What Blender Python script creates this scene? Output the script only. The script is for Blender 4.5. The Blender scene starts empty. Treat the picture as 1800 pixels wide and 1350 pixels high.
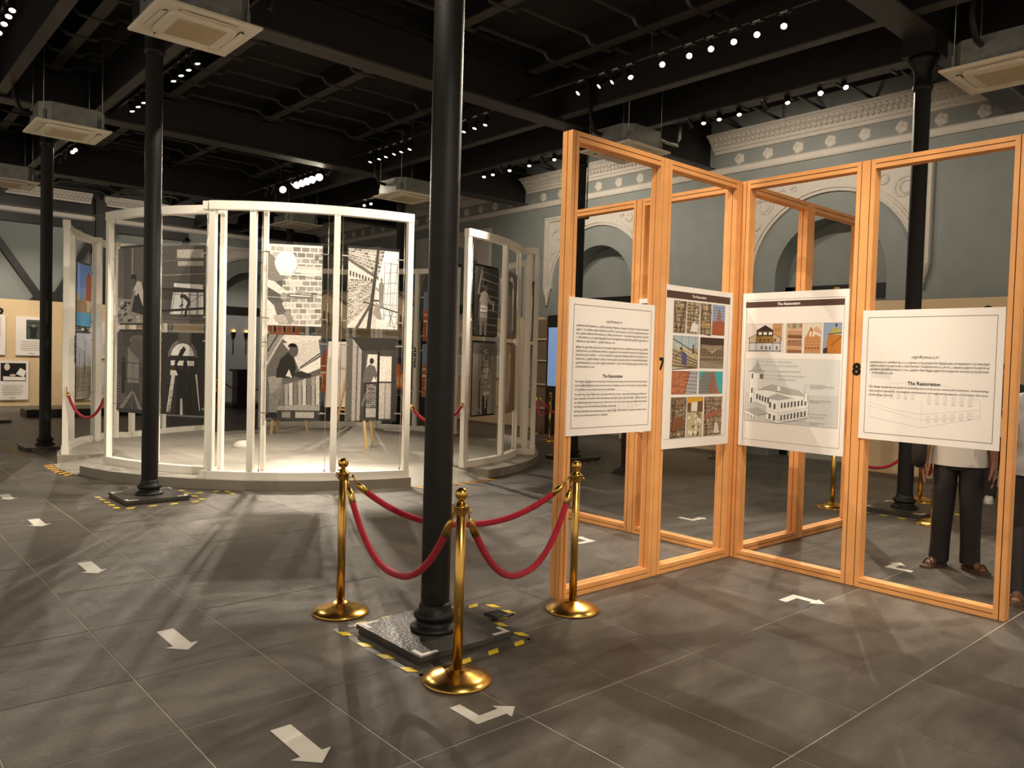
import bpy, math, random
from mathutils import Vector, Matrix
random.seed(7)
R = math.radians
scene = bpy.context.scene
col = scene.collection

# ------------------------------------------------------------------ camera
YAW, PITCH, ROLL, CAMH = R(48.4), R(-1.9), R(1.58), 1.55
def g2w(rx, fy, z):                       # (right, forward, up) of the viewer -> hall axes
    return Vector((rx*math.sin(YAW)+fy*math.cos(YAW), -rx*math.cos(YAW)+fy*math.sin(YAW), z))
_f = g2w(0, math.cos(PITCH), math.sin(PITCH)); _u0 = g2w(0, -math.sin(PITCH), math.cos(PITCH)); _r0 = g2w(1, 0, 0)
_r = math.cos(ROLL)*_r0 + math.sin(ROLL)*_u0
_u = -math.sin(ROLL)*_r0 + math.cos(ROLL)*_u0
cam_data = bpy.data.cameras.new('camera'); cam = bpy.data.objects.new('camera', cam_data); col.objects.link(cam)
M = Matrix((_r, _u, -_f)).transposed().to_4x4(); M.translation = Vector((0, 0, CAMH)); cam.matrix_world = M
cam_data.sensor_fit = 'HORIZONTAL'; cam_data.sensor_width = 36; cam_data.lens = 1372/1800*36
cam_data.clip_start = .05; cam_data.clip_end = 200
scene.camera = cam

# ------------------------------------------------------------------ world, exposure
world = bpy.data.worlds.new('world'); scene.world = world; world.use_nodes = True
bg = world.node_tree.nodes['Background']; bg.inputs[0].default_value = (1.0, .86, .68, 1); bg.inputs[1].default_value = .48
vs = scene.view_settings
scene.display_settings.display_device = 'sRGB'
vs.view_transform = 'Standard'; vs.look = 'None'; vs.exposure = 0.6; vs.gamma = 1.0; vs.use_curve_mapping = False

# strength of the hall's own lamps (used by the lamp builder below)
WARM = (1.0, .87, .70)
SPOT_W = 1.0

# ------------------------------------------------------------------ helpers
def lin(c):
    return tuple((x/12.92 if x <= .04045 else ((x+.055)/1.055)**2.4) for x in c)
def hexc(h):
    return tuple(int(h[i:i+2], 16)/255 for i in (0, 2, 4))
_M = {}
def mat(name, srgb, rough=.5, metal=0, var=.0, scale=8, bump=0, bscale=60, spec=.5, coat=0, emit=0, pos=False, sheen=0, rvar=0):
    if name in _M: return _M[name]
    m = bpy.data.materials.new(name); m.use_nodes = True; nt = m.node_tree; n = nt.nodes; l = nt.links
    b = n['Principled BSDF']; c = lin(hexc(srgb) if isinstance(srgb, str) else srgb)
    b.inputs['Base Color'].default_value = (*c, 1); b.inputs['Roughness'].default_value = rough
    b.inputs['Metallic'].default_value = metal; b.inputs['Specular IOR Level'].default_value = spec
    b.inputs['Coat Weight'].default_value = coat
    if sheen: b.inputs['Sheen Weight'].default_value = sheen
    if emit:
        b.inputs['Emission Color'].default_value = (*c, 1); b.inputs['Emission Strength'].default_value = emit
    if pos: co = n.new('ShaderNodeNewGeometry').outputs['Position']
    else: co = n.new('ShaderNodeTexCoord').outputs['Object']
    if var:
        t = n.new('ShaderNodeTexNoise'); t.inputs['Scale'].default_value = scale; t.inputs['Detail'].default_value = 5
        l.new(co, t.inputs['Vector'])
        r = n.new('ShaderNodeValToRGB'); r.color_ramp.elements[0].position = .3; r.color_ramp.elements[1].position = .7
        r.color_ramp.elements[0].color = (*[x*(1-var) for x in c], 1); r.color_ramp.elements[1].color = (*[min(1, x*(1+var)) for x in c], 1)
        l.new(t.outputs['Fac'], r.inputs['Fac']); l.new(r.outputs['Color'], b.inputs['Base Color'])
        if rvar:
            mr = n.new('ShaderNodeMapRange'); mr.inputs['To Min'].default_value = max(0, rough-rvar); mr.inputs['To Max'].default_value = rough+rvar
            l.new(t.outputs['Fac'], mr.inputs['Value']); l.new(mr.outputs['Result'], b.inputs['Roughness'])
    if bump:
        t2 = n.new('ShaderNodeTexNoise'); t2.inputs['Scale'].default_value = bscale; t2.inputs['Detail'].default_value = 4
        l.new(co, t2.inputs['Vector'])
        bp = n.new('ShaderNodeBump'); bp.inputs['Strength'].default_value = bump; bp.inputs['Distance'].default_value = .01
        l.new(t2.outputs['Fac'], bp.inputs['Height']); l.new(bp.outputs['Normal'], b.inputs['Normal'])
    _M[name] = m
    return m

ORG = {}
def tag(o, label=None, cat=None, group=None, kind=None):
    if label: o['label'] = label
    if cat: o['category'] = cat
    if group: o['group'] = group
    if kind: o['kind'] = kind
    return o
def thing(name, loc, label, cat, group=None, rz=0):
    o = bpy.data.objects.new(name, None); col.objects.link(o); o.location = loc; o.rotation_euler = (0, 0, rz)
    o.empty_display_size = .1
    ORG[o.name] = Vector(loc)
    return tag(o, label, cat, group)
def copy_tree(o, parent=None):
    c = o.copy(); col.objects.link(c)
    if parent:
        c.parent = parent
    for ch in [x for x in scene.objects if x.parent == o]:
        copy_tree(ch, c)
    return c

class MB:
    def __init__(s): s.v = []; s.f = []; s.m = []; s.sm = []
    def add(s, vs, fs, mi=0, smooth=False):
        b = len(s.v); s.v += [Vector(p) for p in vs]
        for f in fs: s.f.append([i+b for i in f]); s.m.append(mi); s.sm.append(smooth)
        return s
    def box(s, c, d, mi=0, T=None):
        x, y, z = d[0]/2, d[1]/2, d[2]/2; c = Vector(c)
        P = [Vector((sx*x, sy*y, sz*z)) for sz in (-1, 1) for sy in (-1, 1) for sx in (-1, 1)]
        P = [(T @ p if T else p)+c for p in P]
        return s.add(P, [(0, 2, 3, 1), (4, 5, 7, 6), (0, 1, 5, 4), (2, 6, 7, 3), (0, 4, 6, 2), (1, 3, 7, 5)], mi)
    def bb(s, a, b, mi=0):
        return s.box([(a[i]+b[i])/2 for i in range(3)], [abs(b[i]-a[i]) for i in range(3)], mi)
    def bar(s, a, b, w, h, mi=0, up=(0, 0, 1)):
        a = Vector(a); b = Vector(b); d = (b-a); L = d.length; d.normalize(); up = Vector(up)
        if abs(d.dot(up)) > .99: up = Vector((1, 0, 0))
        sx = d.cross(up).normalized(); sz = sx.cross(d).normalized()
        T = Matrix((sx, d, sz)).transposed()
        return s.box((a+b)/2, (w, L, h), mi, T)
    def prism(s, pts, z0, z1, mi=0, T=None, smooth=False):
        n = len(pts); P = [Vector((p[0], p[1], z)) for z in (z0, z1) for p in pts]
        if T: P = [T @ p for p in P]
        s.add(P, [list(range(n))[::-1], list(range(n, 2*n))], mi)
        b = len(s.v)-2*n
        for i in range(n):
            j = (i+1) % n; s.f.append([b+i, b+j, b+n+j, b+n+i]); s.m.append(mi); s.sm.append(smooth)
        return s
    def lathe(s, prof, c=(0, 0, 0), n=24, mi=0, T=None, smooth=True, caps=True):
        P = []; c = Vector(c)
        for r, z in prof:
            for k in range(n):
                a = 2*math.pi*k/n; p = Vector((r*math.cos(a), r*math.sin(a), z)); P.append((T @ p if T else p)+c)
        F = []
        for i in range(len(prof)-1):
            for k in range(n):
                j = (k+1) % n; F.append((i*n+k, i*n+j, (i+1)*n+j, (i+1)*n+k))
        s.add(P, F, mi, smooth)
        if caps:
            b = len(s.v)-len(P); m = len(prof)-1
            s.f.append([b+k for k in range(n)][::-1]); s.m.append(mi); s.sm.append(False)
            s.f.append([b+m*n+k for k in range(n)]); s.m.append(mi); s.sm.append(False)
        return s
    def tube(s, path, r, n=8, mi=0, smooth=True, caps=True):
        path = [Vector(p) for p in path]; P = []; up = Vector((.13, .21, 1))
        for i, p in enumerate(path):
            d = (path[min(i+1, len(path)-1)]-path[max(i-1, 0)]).normalized()
            u = up if abs(d.dot(up.normalized())) < .95 else Vector((1, .1, 0))
            a = d.cross(u).normalized(); b2 = d.cross(a).normalized()
            rr = r[i] if isinstance(r, (list, tuple)) else r
            for k in range(n):
                t = 2*math.pi*k/n; P.append(p+rr*(math.cos(t)*a+math.sin(t)*b2))
        F = []
        for i in range(len(path)-1):
            for k in range(n):
                j = (k+1) % n; F.append((i*n+k, i*n+j, (i+1)*n+j, (i+1)*n+k))
        if caps: F.append(list(range(n))[::-1]); F.append([(len(path)-1)*n+k for k in range(n)])
        return s.add(P, F, mi, smooth)
    def arc(s, c, r0, r1, a0, a1, z0, z1, n=16, mi=0):
        P = []
        for i in range(n+1):
            a = a0+(a1-a0)*i/n; ca, sa = math.cos(a), math.sin(a)
            for r, z in ((r0, z0), (r1, z0), (r1, z1), (r0, z1)): P.append((c[0]+r*ca, c[1]+r*sa, z))
        F = []
        for i in range(n):
            for k in range(4):
                j = (k+1) % 4; F.append((4*i+k, 4*i+j, 4*i+4+j, 4*i+4+k))
        F += [(0, 1, 2, 3), (4*n+3, 4*n+2, 4*n+1, 4*n)]
        return s.add(P, F, mi)
    def ball(s, c, r, n=12, mi=0, sc=(1, 1, 1)):
        prof = [(max(1e-4, math.sin(math.pi*i/n)), -math.cos(math.pi*i/n)) for i in range(n+1)]
        T = Matrix.Diagonal((r*sc[0], r*sc[1], r*sc[2]))
        return s.lathe(prof, c, n*2, mi, T, caps=False)
    def build(s, name, mats, parent=None, local=False, bevel=0):
        if not isinstance(mats, (list, tuple)): mats = [mats]
        if parent is not None: o0 = Vector((0, 0, 0)) if local else ORG[parent.name]
        elif local: o0 = Vector((0, 0, 0))
        else:
            xs = [p.x for p in s.v]; ys = [p.y for p in s.v]; zs = [p.z for p in s.v]
            o0 = Vector(((min(xs)+max(xs))/2, (min(ys)+max(ys))/2, min(zs)))
        me = bpy.data.meshes.new(name); me.from_pydata([p-o0 for p in s.v], [], s.f)
        for mm in mats: me.materials.append(mm)
        me.polygons.foreach_set('material_index', s.m); me.polygons.foreach_set('use_smooth', s.sm)
        import bmesh
        bm = bmesh.new(); bm.from_mesh(me); bmesh.ops.recalc_face_normals(bm, faces=bm.faces); bm.to_mesh(me); bm.free()
        o = bpy.data.objects.new(name, me); col.objects.link(o)
        if parent is not None: o.parent = parent
        else: o.location = o0
        ORG[o.name] = o0 if parent is None else ORG[parent.name]
        if bevel:
            md = o.modifiers.new('bevel', 'BEVEL'); md.width = bevel; md.segments = 2; md.limit_method = 'ANGLE'
        return o

# ---- flat print: shapes with printed colours on a sheet -----------------------------------------------------
def print_mat(name, rough=.5, trans=0.0, grain=.12, nscale=45):
    if name in _M: return _M[name]
    m = bpy.data.materials.new(name); m.use_nodes = True; n = m.node_tree.nodes; l = m.node_tree.links
    b = n['Principled BSDF']; a = n.new('ShaderNodeVertexColor'); a.layer_name = 'ink'
    t = n.new('ShaderNodeTexNoise'); t.inputs['Scale'].default_value = nscale; t.inputs['Detail'].default_value = 6
    co = n.new('ShaderNodeTexCoord'); l.new(co.outputs['Object'], t.inputs['Vector'])
    mr = n.new('ShaderNodeMapRange'); mr.inputs['From Min'].default_value = .3; mr.inputs['From Max'].default_value = .7
    mr.inputs['To Min'].default_value = 1-grain; mr.inputs['To Max'].default_value = 1+grain
    l.new(t.outputs['Fac'], mr.inputs['Value'])
    mx = n.new('ShaderNodeVectorMath'); mx.operation = 'MULTIPLY'
    l.new(a.outputs['Color'], mx.inputs[0]); l.new(mr.outputs['Result'], mx.inputs[1])
    l.new(mx.outputs['Vector'], b.inputs['Base Color']); b.inputs['Roughness'].default_value = rough
    b.inputs['Specular IOR Level'].default_value = .3
    if trans:
        tr = n.new('ShaderNodeBsdfTranslucent'); l.new(mx.outputs['Vector'], tr.inputs['Color'])
        ms = n.new('ShaderNodeMixShader'); ms.inputs[0].default_value = trans
        l.new(b.outputs[0], ms.inputs[1]); l.new(tr.outputs[0], ms.inputs[2]); l.new(ms.outputs[0], n['Material Output'].inputs[0])
    _M[name] = m
    return m

_TX = {}
def text_tris(s, size=1, align='LEFT', width=0, offset=0, spacing=1.0):
    key = (s, size, align, width, offset, spacing)
    if key in _TX: return _TX[key]
    c = bpy.data.curves.new('txt', 'FONT'); c.body = s; c.size = size; c.align_x = align; c.resolution_u = 2
    c.offset = offset; c.space_line = spacing
    if width: c.text_boxes[0].width = width
    o = bpy.data.objects.new('txt', c); col.objects.link(o)
    bpy.context.view_layer.update()
    e = o.evaluated_get(bpy.context.evaluated_depsgraph_get()); me = e.to_mesh()
    res = ([(v.co.x, v.co.y) for v in me.vertices], [tuple(p.vertices) for p in me.polygons])
    e.to_mesh_clear(); bpy.data.objects.remove(o); bpy.data.curves.remove(c)
    _TX[key] = res
    return res
def tamil(s):                      # glyph order as drawn: signs written before their letter are moved there
    out = []
    for ch in s:
        if ch in 'ெேை' and out: out.insert(len(out)-1, ch)
        elif ch in 'ொோ' and out:
            out.insert(len(out)-1, 'ெ' if ch == 'ொ' else 'ே'); out.append('ா')
        else: out.append(ch)
    return ''.join(out)

class PR:                          # unit square drawing, scaled to w x h; later shapes lie above earlier ones
    def __init__(s, w, h, step=.0003): s.w = w; s.h = h; s.v = []; s.f = []; s.c = []; s.k = 0; s.step = step; s.gain = 1.0
    def up(s): s.k += 1
    def col(s, c):
        if isinstance(c, (int, float)): c = (c, c*.97, c*.93)
        if isinstance(c, str): c = hexc(c)
        return lin([min(1, max(0, (x-.55)*s.gain+.55+(.03 if s.gain > 1 else 0))) for x in c])
    def poly(s, pts, c, lift=True):
        if lift: s.up()
        b = len(s.v); s.v += [(p[0]*s.w, p[1]*s.h, s.k*s.step) for p in pts]; s.f.append(list(range(b, b+len(pts)))); s.c.append(s.col(c))
    def rect(s, x0, y0, x1, y1, c, lift=True): s.poly([(x0, y0), (x1, y0), (x1, y1), (x0, y1)], c, lift)
    def ell(s, x, y, rx, ry, c, n=18, a0=0, a1=360, lift=True):
        s.poly([(x+rx*math.cos(R(a0+(a1-a0)*i/n)), y+ry*math.sin(R(a0+(a1-a0)*i/n))) for i in range(n if a1-a0 == 360 else n+1)], c, lift)
    def line(s, x0, y0, x1, y1, t, c, lift=True):
        dx, dy = (x1-x0)*s.w, (y1-y0)*s.h; L = math.hypot(dx, dy) or 1; nx, ny = -dy/L*t/2/s.w, dx/L*t/2/s.h
        s.poly([(x0+nx, y0+ny), (x0-nx, y0-ny), (x1-nx, y1-ny), (x1+nx, y1+ny)], c, lift)
    def chain(s, pts, t, c):
        s.up()
        for a, b in zip(pts, pts[1:]): s.line(*a, *b, t, c, False)
    def frame(s, x0, y0, x1, y1, t, c):
        for a in ((x0, y0, x1, y0), (x1, y0, x1, y1), (x1, y1, x0, y1), (x0, y1, x0, y0)): s.line(*a, t, c)
    def text(s, t, x, y, size, c, align='LEFT', width=0, offset=0, spacing=1.0):
        s.up(); V, F = text_tris(t, size, align, width, offset, spacing); b = len(s.v)
        s.v += [(p[0]+x*s.w, p[1]+y*s.h, s.k*s.step) for p in V]
        for f in F: s.f.append([i+b for i in f]); s.c.append(s.col(c))
    def para(s, lines, x0, x1, y, dy, size, c, last_left=True):
        for i, t in enumerate(lines):          # every line set to the full measure
            V, F = text_tris(t, size, offset=.0001); w = max(p[0] for p in V)-min(p[0] for p in V); k = (x1-x0)*s.w/w
            if last_left and i == len(lines)-1: k = min(k, 1.0)
            k = min(k, 1.45)
            s.up(); b = len(s.v); s.v += [(p[0]*k+x0*s.w, p[1]+(y-i*dy)*s.h, s.k*s.step) for p in V]
            for f in F: s.f.append([q+b for q in f]); s.c.append(s.col(c))
    def bricks(s, q, rows, cols, c0, c1, gap=.12, rnd=.15):
        # q: four corners bl, br, tr, tl
        s.up(); bl, br, tr, tl = [Vector((p[0], p[1])) for p in q]
        def P(u, v): return (bl*(1-u)+br*u)*(1-v)+(tl*(1-u)+tr*u)*v
        for i in range(rows):
            off = .5 if i % 2 else 0
            for j in range(cols+1):
                u0 = max(0, (j-off+gap/2)/cols); u1 = min(1, (j+1-off-gap/2)/cols)
                if u1 <= u0: continue
                v0 = (i+gap)/rows; v1 = (i+1-gap)/rows
                t = random.random(); k = c0+(c1-c0)*t if not isinstance(c0, tuple) else tuple(a+(b-a)*t for a, b in zip(c0, c1))
                s.poly([P(u0, v0), P(u1, v0), P(u1, v1), P(u0, v1)], k, False)
    def flip_u(s):
        s.v = [(s.w-p[0], p[1], p[2]) for p in s.v]; s.f = [f[::-1] for f in s.f]
    def build(s, name, O, U, V, parent, m):
        U = Vector(U); V = Vector(V); N = U.cross(V).normalized(); O = Vector(O)
        g = ORG[parent.name] if parent is not None else O
        me = bpy.data.meshes.new(name); me.from_pydata([O-g+U*p[0]+V*p[1]+N*(p[2]+.0006) for p in s.v], [], s.f)
        ca = me.color_attributes.new('ink', 'FLOAT_COLOR', 'CORNER'); buf = []
        for f, c in zip(s.f, s.c): buf += [*c, 1.0]*len(f)
        ca.data.foreach_set('color', buf); me.materials.append(m)
        o = bpy.data.objects.new(name, me); col.objects.link(o)
        if parent is not None: o.parent = parent
        ORG[o.name] = g
        return o

# ------------------------------------------------------------------ materials
m_wall = mat('grey_green_plaster', '828784', .8, var=.05, scale=3, bump=.05, bscale=40)
m_mould = mat('stone_white_moulding', 'c2bbb1', .7, var=.06, scale=20, bump=.25, bscale=45)
m_black = mat('black_painted_iron', '161413', .5, var=.25, scale=12, bump=.12, bscale=70, spec=.3)
m_ceil = mat('black_painted_steel', '1c1a18', .55, var=.25, scale=6, bump=.1, bscale=30)
m_deck = mat('black_ceiling_deck', '131211', .8, var=.3, scale=4, bump=.1, bscale=20)
m_strip = mat('lighter_black_flange', '3a3632', .5, var=.3, scale=10, bump=.1, bscale=40)  # lower flanges and purlins, a lighter black than the webs
m_plinth = mat('dark_plinth_stone', '3d3a36', .38, var=.25, scale=9, bump=.3, bscale=55)
m_orange = mat('orange_timber', 'e2a060', .45, var=.09, scale=5, bump=.05, bscale=120)
m_groove = mat('dark_joint', '3a2014', .8)
m_white = mat('white_paint', 'f1ece1', .35, var=.02, scale=4, bump=.03, bscale=60)
m_screw = mat('screw_steel', '77736c', .35, metal=.9)
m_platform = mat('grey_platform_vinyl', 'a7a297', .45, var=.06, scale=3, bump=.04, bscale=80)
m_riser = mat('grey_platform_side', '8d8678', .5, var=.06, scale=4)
m_brass = mat('polished_brass', 'd8ad5a', .24, metal=1, var=.12, scale=5, rvar=.05)
m_velvet = mat('red_velvet', 'a80f2a', .85, var=.15, scale=25, bump=.25, bscale=220, sheen=.12)
m_paper = mat('white_board', 'ece4dc', .55, var=.02, scale=3)
m_galv = mat('galvanised_sheet', 'a9aba6', .38, metal=.75, var=.15, scale=14, rvar=.08)
m_acwhite = mat('cream_plastic', 'e6dcc6', .45, var=.03, scale=6)
m_acgrille = mat('beige_grille', 'c9b794', .55, var=.05, scale=20)
m_gap = mat('dark_slot', '24211d', .8)
m_foil = mat('silver_foil_pipe', 'c9c9c5', .25, metal=.9, bump=.5, bscale=60)
m_beige = mat('beige_partition', 'd9bf96', .6, var=.04, scale=3, bump=.03, bscale=50)
m_brownbox = mat('brown_cabinet', '7b6552', .5, var=.1, scale=5)
m_arrow = mat('white_vinyl_tape', 'd8d4c8', .5, var=.05, scale=14)
m_yellow = mat('yellow_tape', 'e3c52e', .45, var=.1, scale=20)
m_yorange = mat('amber_tape', 'f0b028', .45, var=.08, scale=20)
m_blacktape = mat('black_tape', '1b1917', .5, var=.1, scale=20)
m_wood = mat('pale_pine', 'd9b67c', .5, var=.1, scale=12)
m_steelrod = mat('steel_cable', 'b9b4aa', .25, metal=1)
m_print = print_mat('poster_print', .5, grain=.03)
m_site = print_mat('photo_paper_print', .4, grain=.45, nscale=190)
m_photo = print_mat('acrylic_print', .35, trans=.0, grain=.28, nscale=70)
m_dark = mat('black_lacquer', '161413', .35, var=.1, scale=8)
m_lamp = mat('lamp_housing_black', '1a1918', .4, var=.1, scale=20)
m_labelp = mat('light_grey_adapter', 'b8b6b0', .5, var=.05, scale=20)

def glass_mat():
    m = bpy.data.materials.new('clear_acrylic'); m.use_nodes = True; n = m.node_tree.nodes; l = m.node_tree.links
    n.remove(n['Principled BSDF']); t = n.new('ShaderNodeBsdfTransparent'); t.inputs[0].default_value = (.96, .965, .95, 1)
    g = n.new('ShaderNodeBsdfGlossy'); g.inputs['Roughness'].default_value = .03
    fr = n.new('ShaderNodeFresnel'); fr.inputs['IOR'].default_value = 1.49
    tn = n.new('ShaderNodeTexNoise'); tn.inputs['Scale'].default_value = 3
    bp = n.new('ShaderNodeBump'); bp.inputs['Strength'].default_value = .02; l.new(tn.outputs['Fac'], bp.inputs['Height']); l.new(bp.outputs[0], g.inputs['Normal'])
    ms = n.new('ShaderNodeMixShader'); l.new(fr.outputs[0], ms.inputs[0]); l.new(t.outputs[0], ms.inputs[1]); l.new(g.outputs[0], ms.inputs[2])
    l.new(ms.outputs[0], n['Material Output'].inputs[0]); return m
m_glass = glass_mat()

def emit_mat(name, c, s):
    m = bpy.data.materials.new(name); m.use_nodes = True; n = m.node_tree.nodes; l = m.node_tree.links
    n.remove(n['Principled BSDF']); e = n.new('ShaderNodeEmission'); e.inputs[0].default_value = (*c, 1); e.inputs[1].default_value = s
    l.new(e.outputs[0], n['Material Output'].inputs[0]); m.cycles.emission_sampling = 'NONE'; return m
m_lens = emit_mat('lit_lens', (1, .86, .62), 14)
m_flood = emit_mat('lit_flood_lens', (1, .88, .66), 40)
m_dim = emit_mat('dim_lens', (1, .82, .55), 3)

def tile_mat(name):
    m = bpy.data.materials.new(name); m.use_nodes = True; n = m.node_tree.nodes; l = m.node_tree.links; b = n['Principled BSDF']
    g = n.new('ShaderNodeNewGeometry'); pos = g.outputs['Position']
    def noise(sc, det=6, src=pos, rough=.6):
        t = n.new('ShaderNodeTexNoise'); t.inputs['Scale'].default_value = sc; t.inputs['Detail'].default_value = det; t.inputs['Roughness'].default_value = rough
        l.new(src, t.inputs['Vector']); return t.outputs['Fac']
    mp = n.new('ShaderNodeMapping'); mp.inputs['Scale'].default_value = (1.0, 2.6, 1); l.new(pos, mp.inputs['Vector'])
    big = noise(2.2, 7, mp.outputs[0]); fine = noise(26, 5)
    r = n.new('ShaderNodeValToRGB'); e = r.color_ramp.elements
    e[0].position = .28; e[0].color = (*lin(hexc('494540')), 1); e[1].position = .75; e[1].color = (*lin(hexc('716a61')), 1)
    l.new(big, r.inputs['Fac'])
    a = n.new('ShaderNodeVertexColor'); a.layer_name = 'shade'     # each slab's own tone
    mx = n.new('ShaderNodeVectorMath'); mx.operation = 'MULTIPLY'; l.new(r.outputs['Color'], mx.inputs[0]); l.new(a.outputs['Color'], mx.inputs[1])
    l.new(mx.outputs[0], b.inputs['Base Color'])
    rr = n.new('ShaderNodeMapRange'); rr.inputs['From Min'].default_value = .3; rr.inputs['From Max'].default_value = .7
    rr.inputs['To Min'].default_value = .27; rr.inputs['To Max'].default_value = .42; l.new(big, rr.inputs['Value']); l.new(rr.outputs[0], b.inputs['Roughness'])
    b.inputs['Specular IOR Level'].default_value = .55
    mp2 = n.new('ShaderNodeMapping'); mp2.inputs['Scale'].default_value = (1, 1.5, 1); l.new(pos, mp2.inputs['Vector'])
    h1 = noise(9, 6, mp2.outputs[0], .65); h2 = noise(60, 6, mp2.outputs[0], .75)
    ad = n.new('ShaderNodeMath'); ad.operation = 'MULTIPLY_ADD'; l.new(h2, ad.inputs[0]); ad.inputs[1].default_value = .6; l.new(h1, ad.inputs[2])
    bp = n.new('ShaderNodeBump'); bp.inputs['Strength'].default_value = 1.0; bp.inputs['Distance'].default_value = .017
    l.new(ad.outputs[0], bp.inputs['Height']); l.new(bp.outputs[0], b.inputs['Normal'])
    return m
m_tile = tile_mat('slate_floor_tile')
m_grout = mat('pale_grout', 'b0a798', .8, var=.2, scale=5, pos=True)

# ------------------------------------------------------------------ the hall
WX, WY = 12.15, 23.4                         # right wall, left wall
CX = (2.54, 8.80); CY = (3.45, 8.44, 13.43, 18.42)
ARCHES = (1.1, 6.1, 11.1, 16.1, 21.0)

# floor: slabs laid 0.6 m wide in rows of uneven depth
floor = MB().bb((-5, -3, -.12), (WX+.6, WY+.6, -.0025)).build('floor', m_grout); tag(floor, 'dark grey slate tile floor with pale joints', kind='structure')
xs = [1.10+.598*k for k in range(-9, 20)]
ys = [1.52, 2.42, 3.21, 3.84, 4.65]
while ys[-1] < WY: ys.append(ys[-1]+random.choice((.63, .79, .81, .9)))
while ys[0] > -2.4: ys.insert(0, ys[0]-random.choice((.63, .79, .81, .9)))
def project(p):
    d = Vector(p)-Vector((0, 0, CAMH)); w = d.dot(_f)
    return None if w < .3 else (900+1372*d.dot(_r)/w, 675-1372*d.dot(_u)/w)
cells = []
for i in range(len(xs)-1):
    for j in range(len(ys)-1):
        x0, x1, y0, y1 = xs[i], xs[i+1], ys[j], ys[j+1]
        q = [project((x, y, 0)) for x, y in ((x0, y0), (x1, y0), (x1, y1), (x0, y1))]
        area = 0; vis = False
        if None not in q:
            area = abs(sum(q[k][0]*q[(k+1) % 4][1]-q[(k+1) % 4][0]*q[k][1] for k in range(4)))/2
            vis = any(-150 < a < 1950 and 600 < b < 1550 for a, b in q)
        cells.append((area if vis else 0, x0, x1, y0, y1))
cells.sort(key=lambda c: -c[0])
def tile_geom(c, o):
    g = .0028; x0, x1, y0, y1 = c[1]+g-o[0], c[2]-g-o[0], c[3]+g-o[1], c[4]-g-o[1]; b = .0015; t = random.uniform(-.0008, .0004)
    V = [(x0, y0, -.03), (x1, y0, -.03), (x1, y1, -.03), (x0, y1, -.03), (x0, y0, -b+t), (x1, y0, -b+t), (x1, y1, -b+t), (x0, y1, -b+t),
         (x0+b, y0+b, t), (x1-b, y0+b, t), (x1-b, y1-b, t), (x0+b, y1-b, t)]
    F = [(0, 1, 5, 4), (1, 2, 6, 5), (2, 3, 7, 6), (3, 0, 4, 7), (4, 5, 9, 8), (5, 6, 10, 9), (6, 7, 11, 10), (7, 4, 8, 11), (8, 9, 10, 11)]
    return V, F
def tile_obj(name, V, F, shades, loc):
    me = bpy.data.meshes.new(name); me.from_pydata(V, [], F)
    ca = me.color_attributes.new('shade', 'FLOAT_COLOR', 'CORNER'); buf = []
    for f, s in zip(F, shades): buf += [s, s*.985, s*.965, 1]*len(f)
    ca.data.foreach_set('color', buf); me.materials.append(m_tile)
    o = bpy.data.objects.new(name, me); col.objects.link(o); o.parent = floor; o.location = Vector(loc)-floor.location; return o
for c in cells[:290]:
    o = ((c[1]+c[2])/2, (c[3]+c[4])/2); V, F = tile_geom(c, o); s = random.uniform(.8, 1.15)
    tile_obj('tile', V, F, [s]*len(F), (o[0], o[1], 0))
V = []; F = []; S = []
for c in cells[290:]:
    v, f = tile_geom(c, (0, 0)); b = len(V); V += v; F += [[i+b for i in q] for q in f]; S += [random.uniform(.8, 1.15)]*len(f)
tag(tile_obj('far_tiles', V, F, S, (0, 0, 0)), kind='stuff')

# ---- right wall with arched recesses
def arch_top(y, cy, hw=.93, spring=3.02):
    d = abs(y-cy); return spring+math.sqrt(max(0, hw*hw-d*d)) if d < hw else None
WT = 6.3
def arched_wall(name, swap, pos, a0, a1, centers, label):
    """wall plane: runs along one axis (a), stands at pos on the other; swap=False: along Y at X=pos, True: along X at Y=pos"""
    P = (lambda a, d, z: (pos+d, a, z)) if not swap else (lambda a, d, z: (a, pos+d, z))
    mb = MB(); cuts = {a0, a1}
    for c in centers:
        for k in range(25): cuts.add(c-.93*math.cos(math.pi*k/24))
    cuts = sorted(x for x in cuts if a0 <= x <= a1); D = .45
    for u, w in zip(cuts, cuts[1:]):
        mid = (u+w)/2; cc = [c for c in centers if abs(mid-c) < .93]
        z0u = z0w = 0
        if cc: z0u = arch_top(u, cc[0]) or 3.02; z0w = arch_top(w, cc[0]) or 3.02
        mb.add([P(u, 0, z0u), P(w, 0, z0w), P(w, 0, WT), P(u, 0, WT)], [(0, 1, 2, 3)])
        if cc:
            mb.add([P(u, 0, z0u), P(w, 0, z0w), P(w, D, z0w), P(u, D, z0u)], [(0, 1, 2, 3)])      # soffit
            mb.add([P(u, D, 0), P(w, D, 0), P(w, D, z0w), P(u, D, z0u)], [(0, 1, 2, 3)])           # back of the recess
    for c in centers:
        for s in (-.93, .93):
            mb.add([P(c+s, 0, 0), P(c+s, D, 0), P(c+s, D, 3.02), P(c+s, 0, 3.02)], [(0, 1, 2, 3)])
    mb.add([P(a0, D+.15, 0), P(a1, D+.15, 0), P(a1, D+.15, WT), P(a0, D+.15, WT)], [(0, 1, 2, 3)])
    o = mb.build(name, m_wall); tag(o, label, kind='structure'); return o, P
wall_right, PRt = arched_wall('wall_right', False, WX, -3, WY, ARCHES, 'grey-green wall with arched recesses and white plaster cornice, along the right')
wall_left, PLf = arched_wall('wall_left', True, WY, -5, WX, (9.9,), 'grey-green wall with steel cross bracing behind the beige portrait panels')

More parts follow.
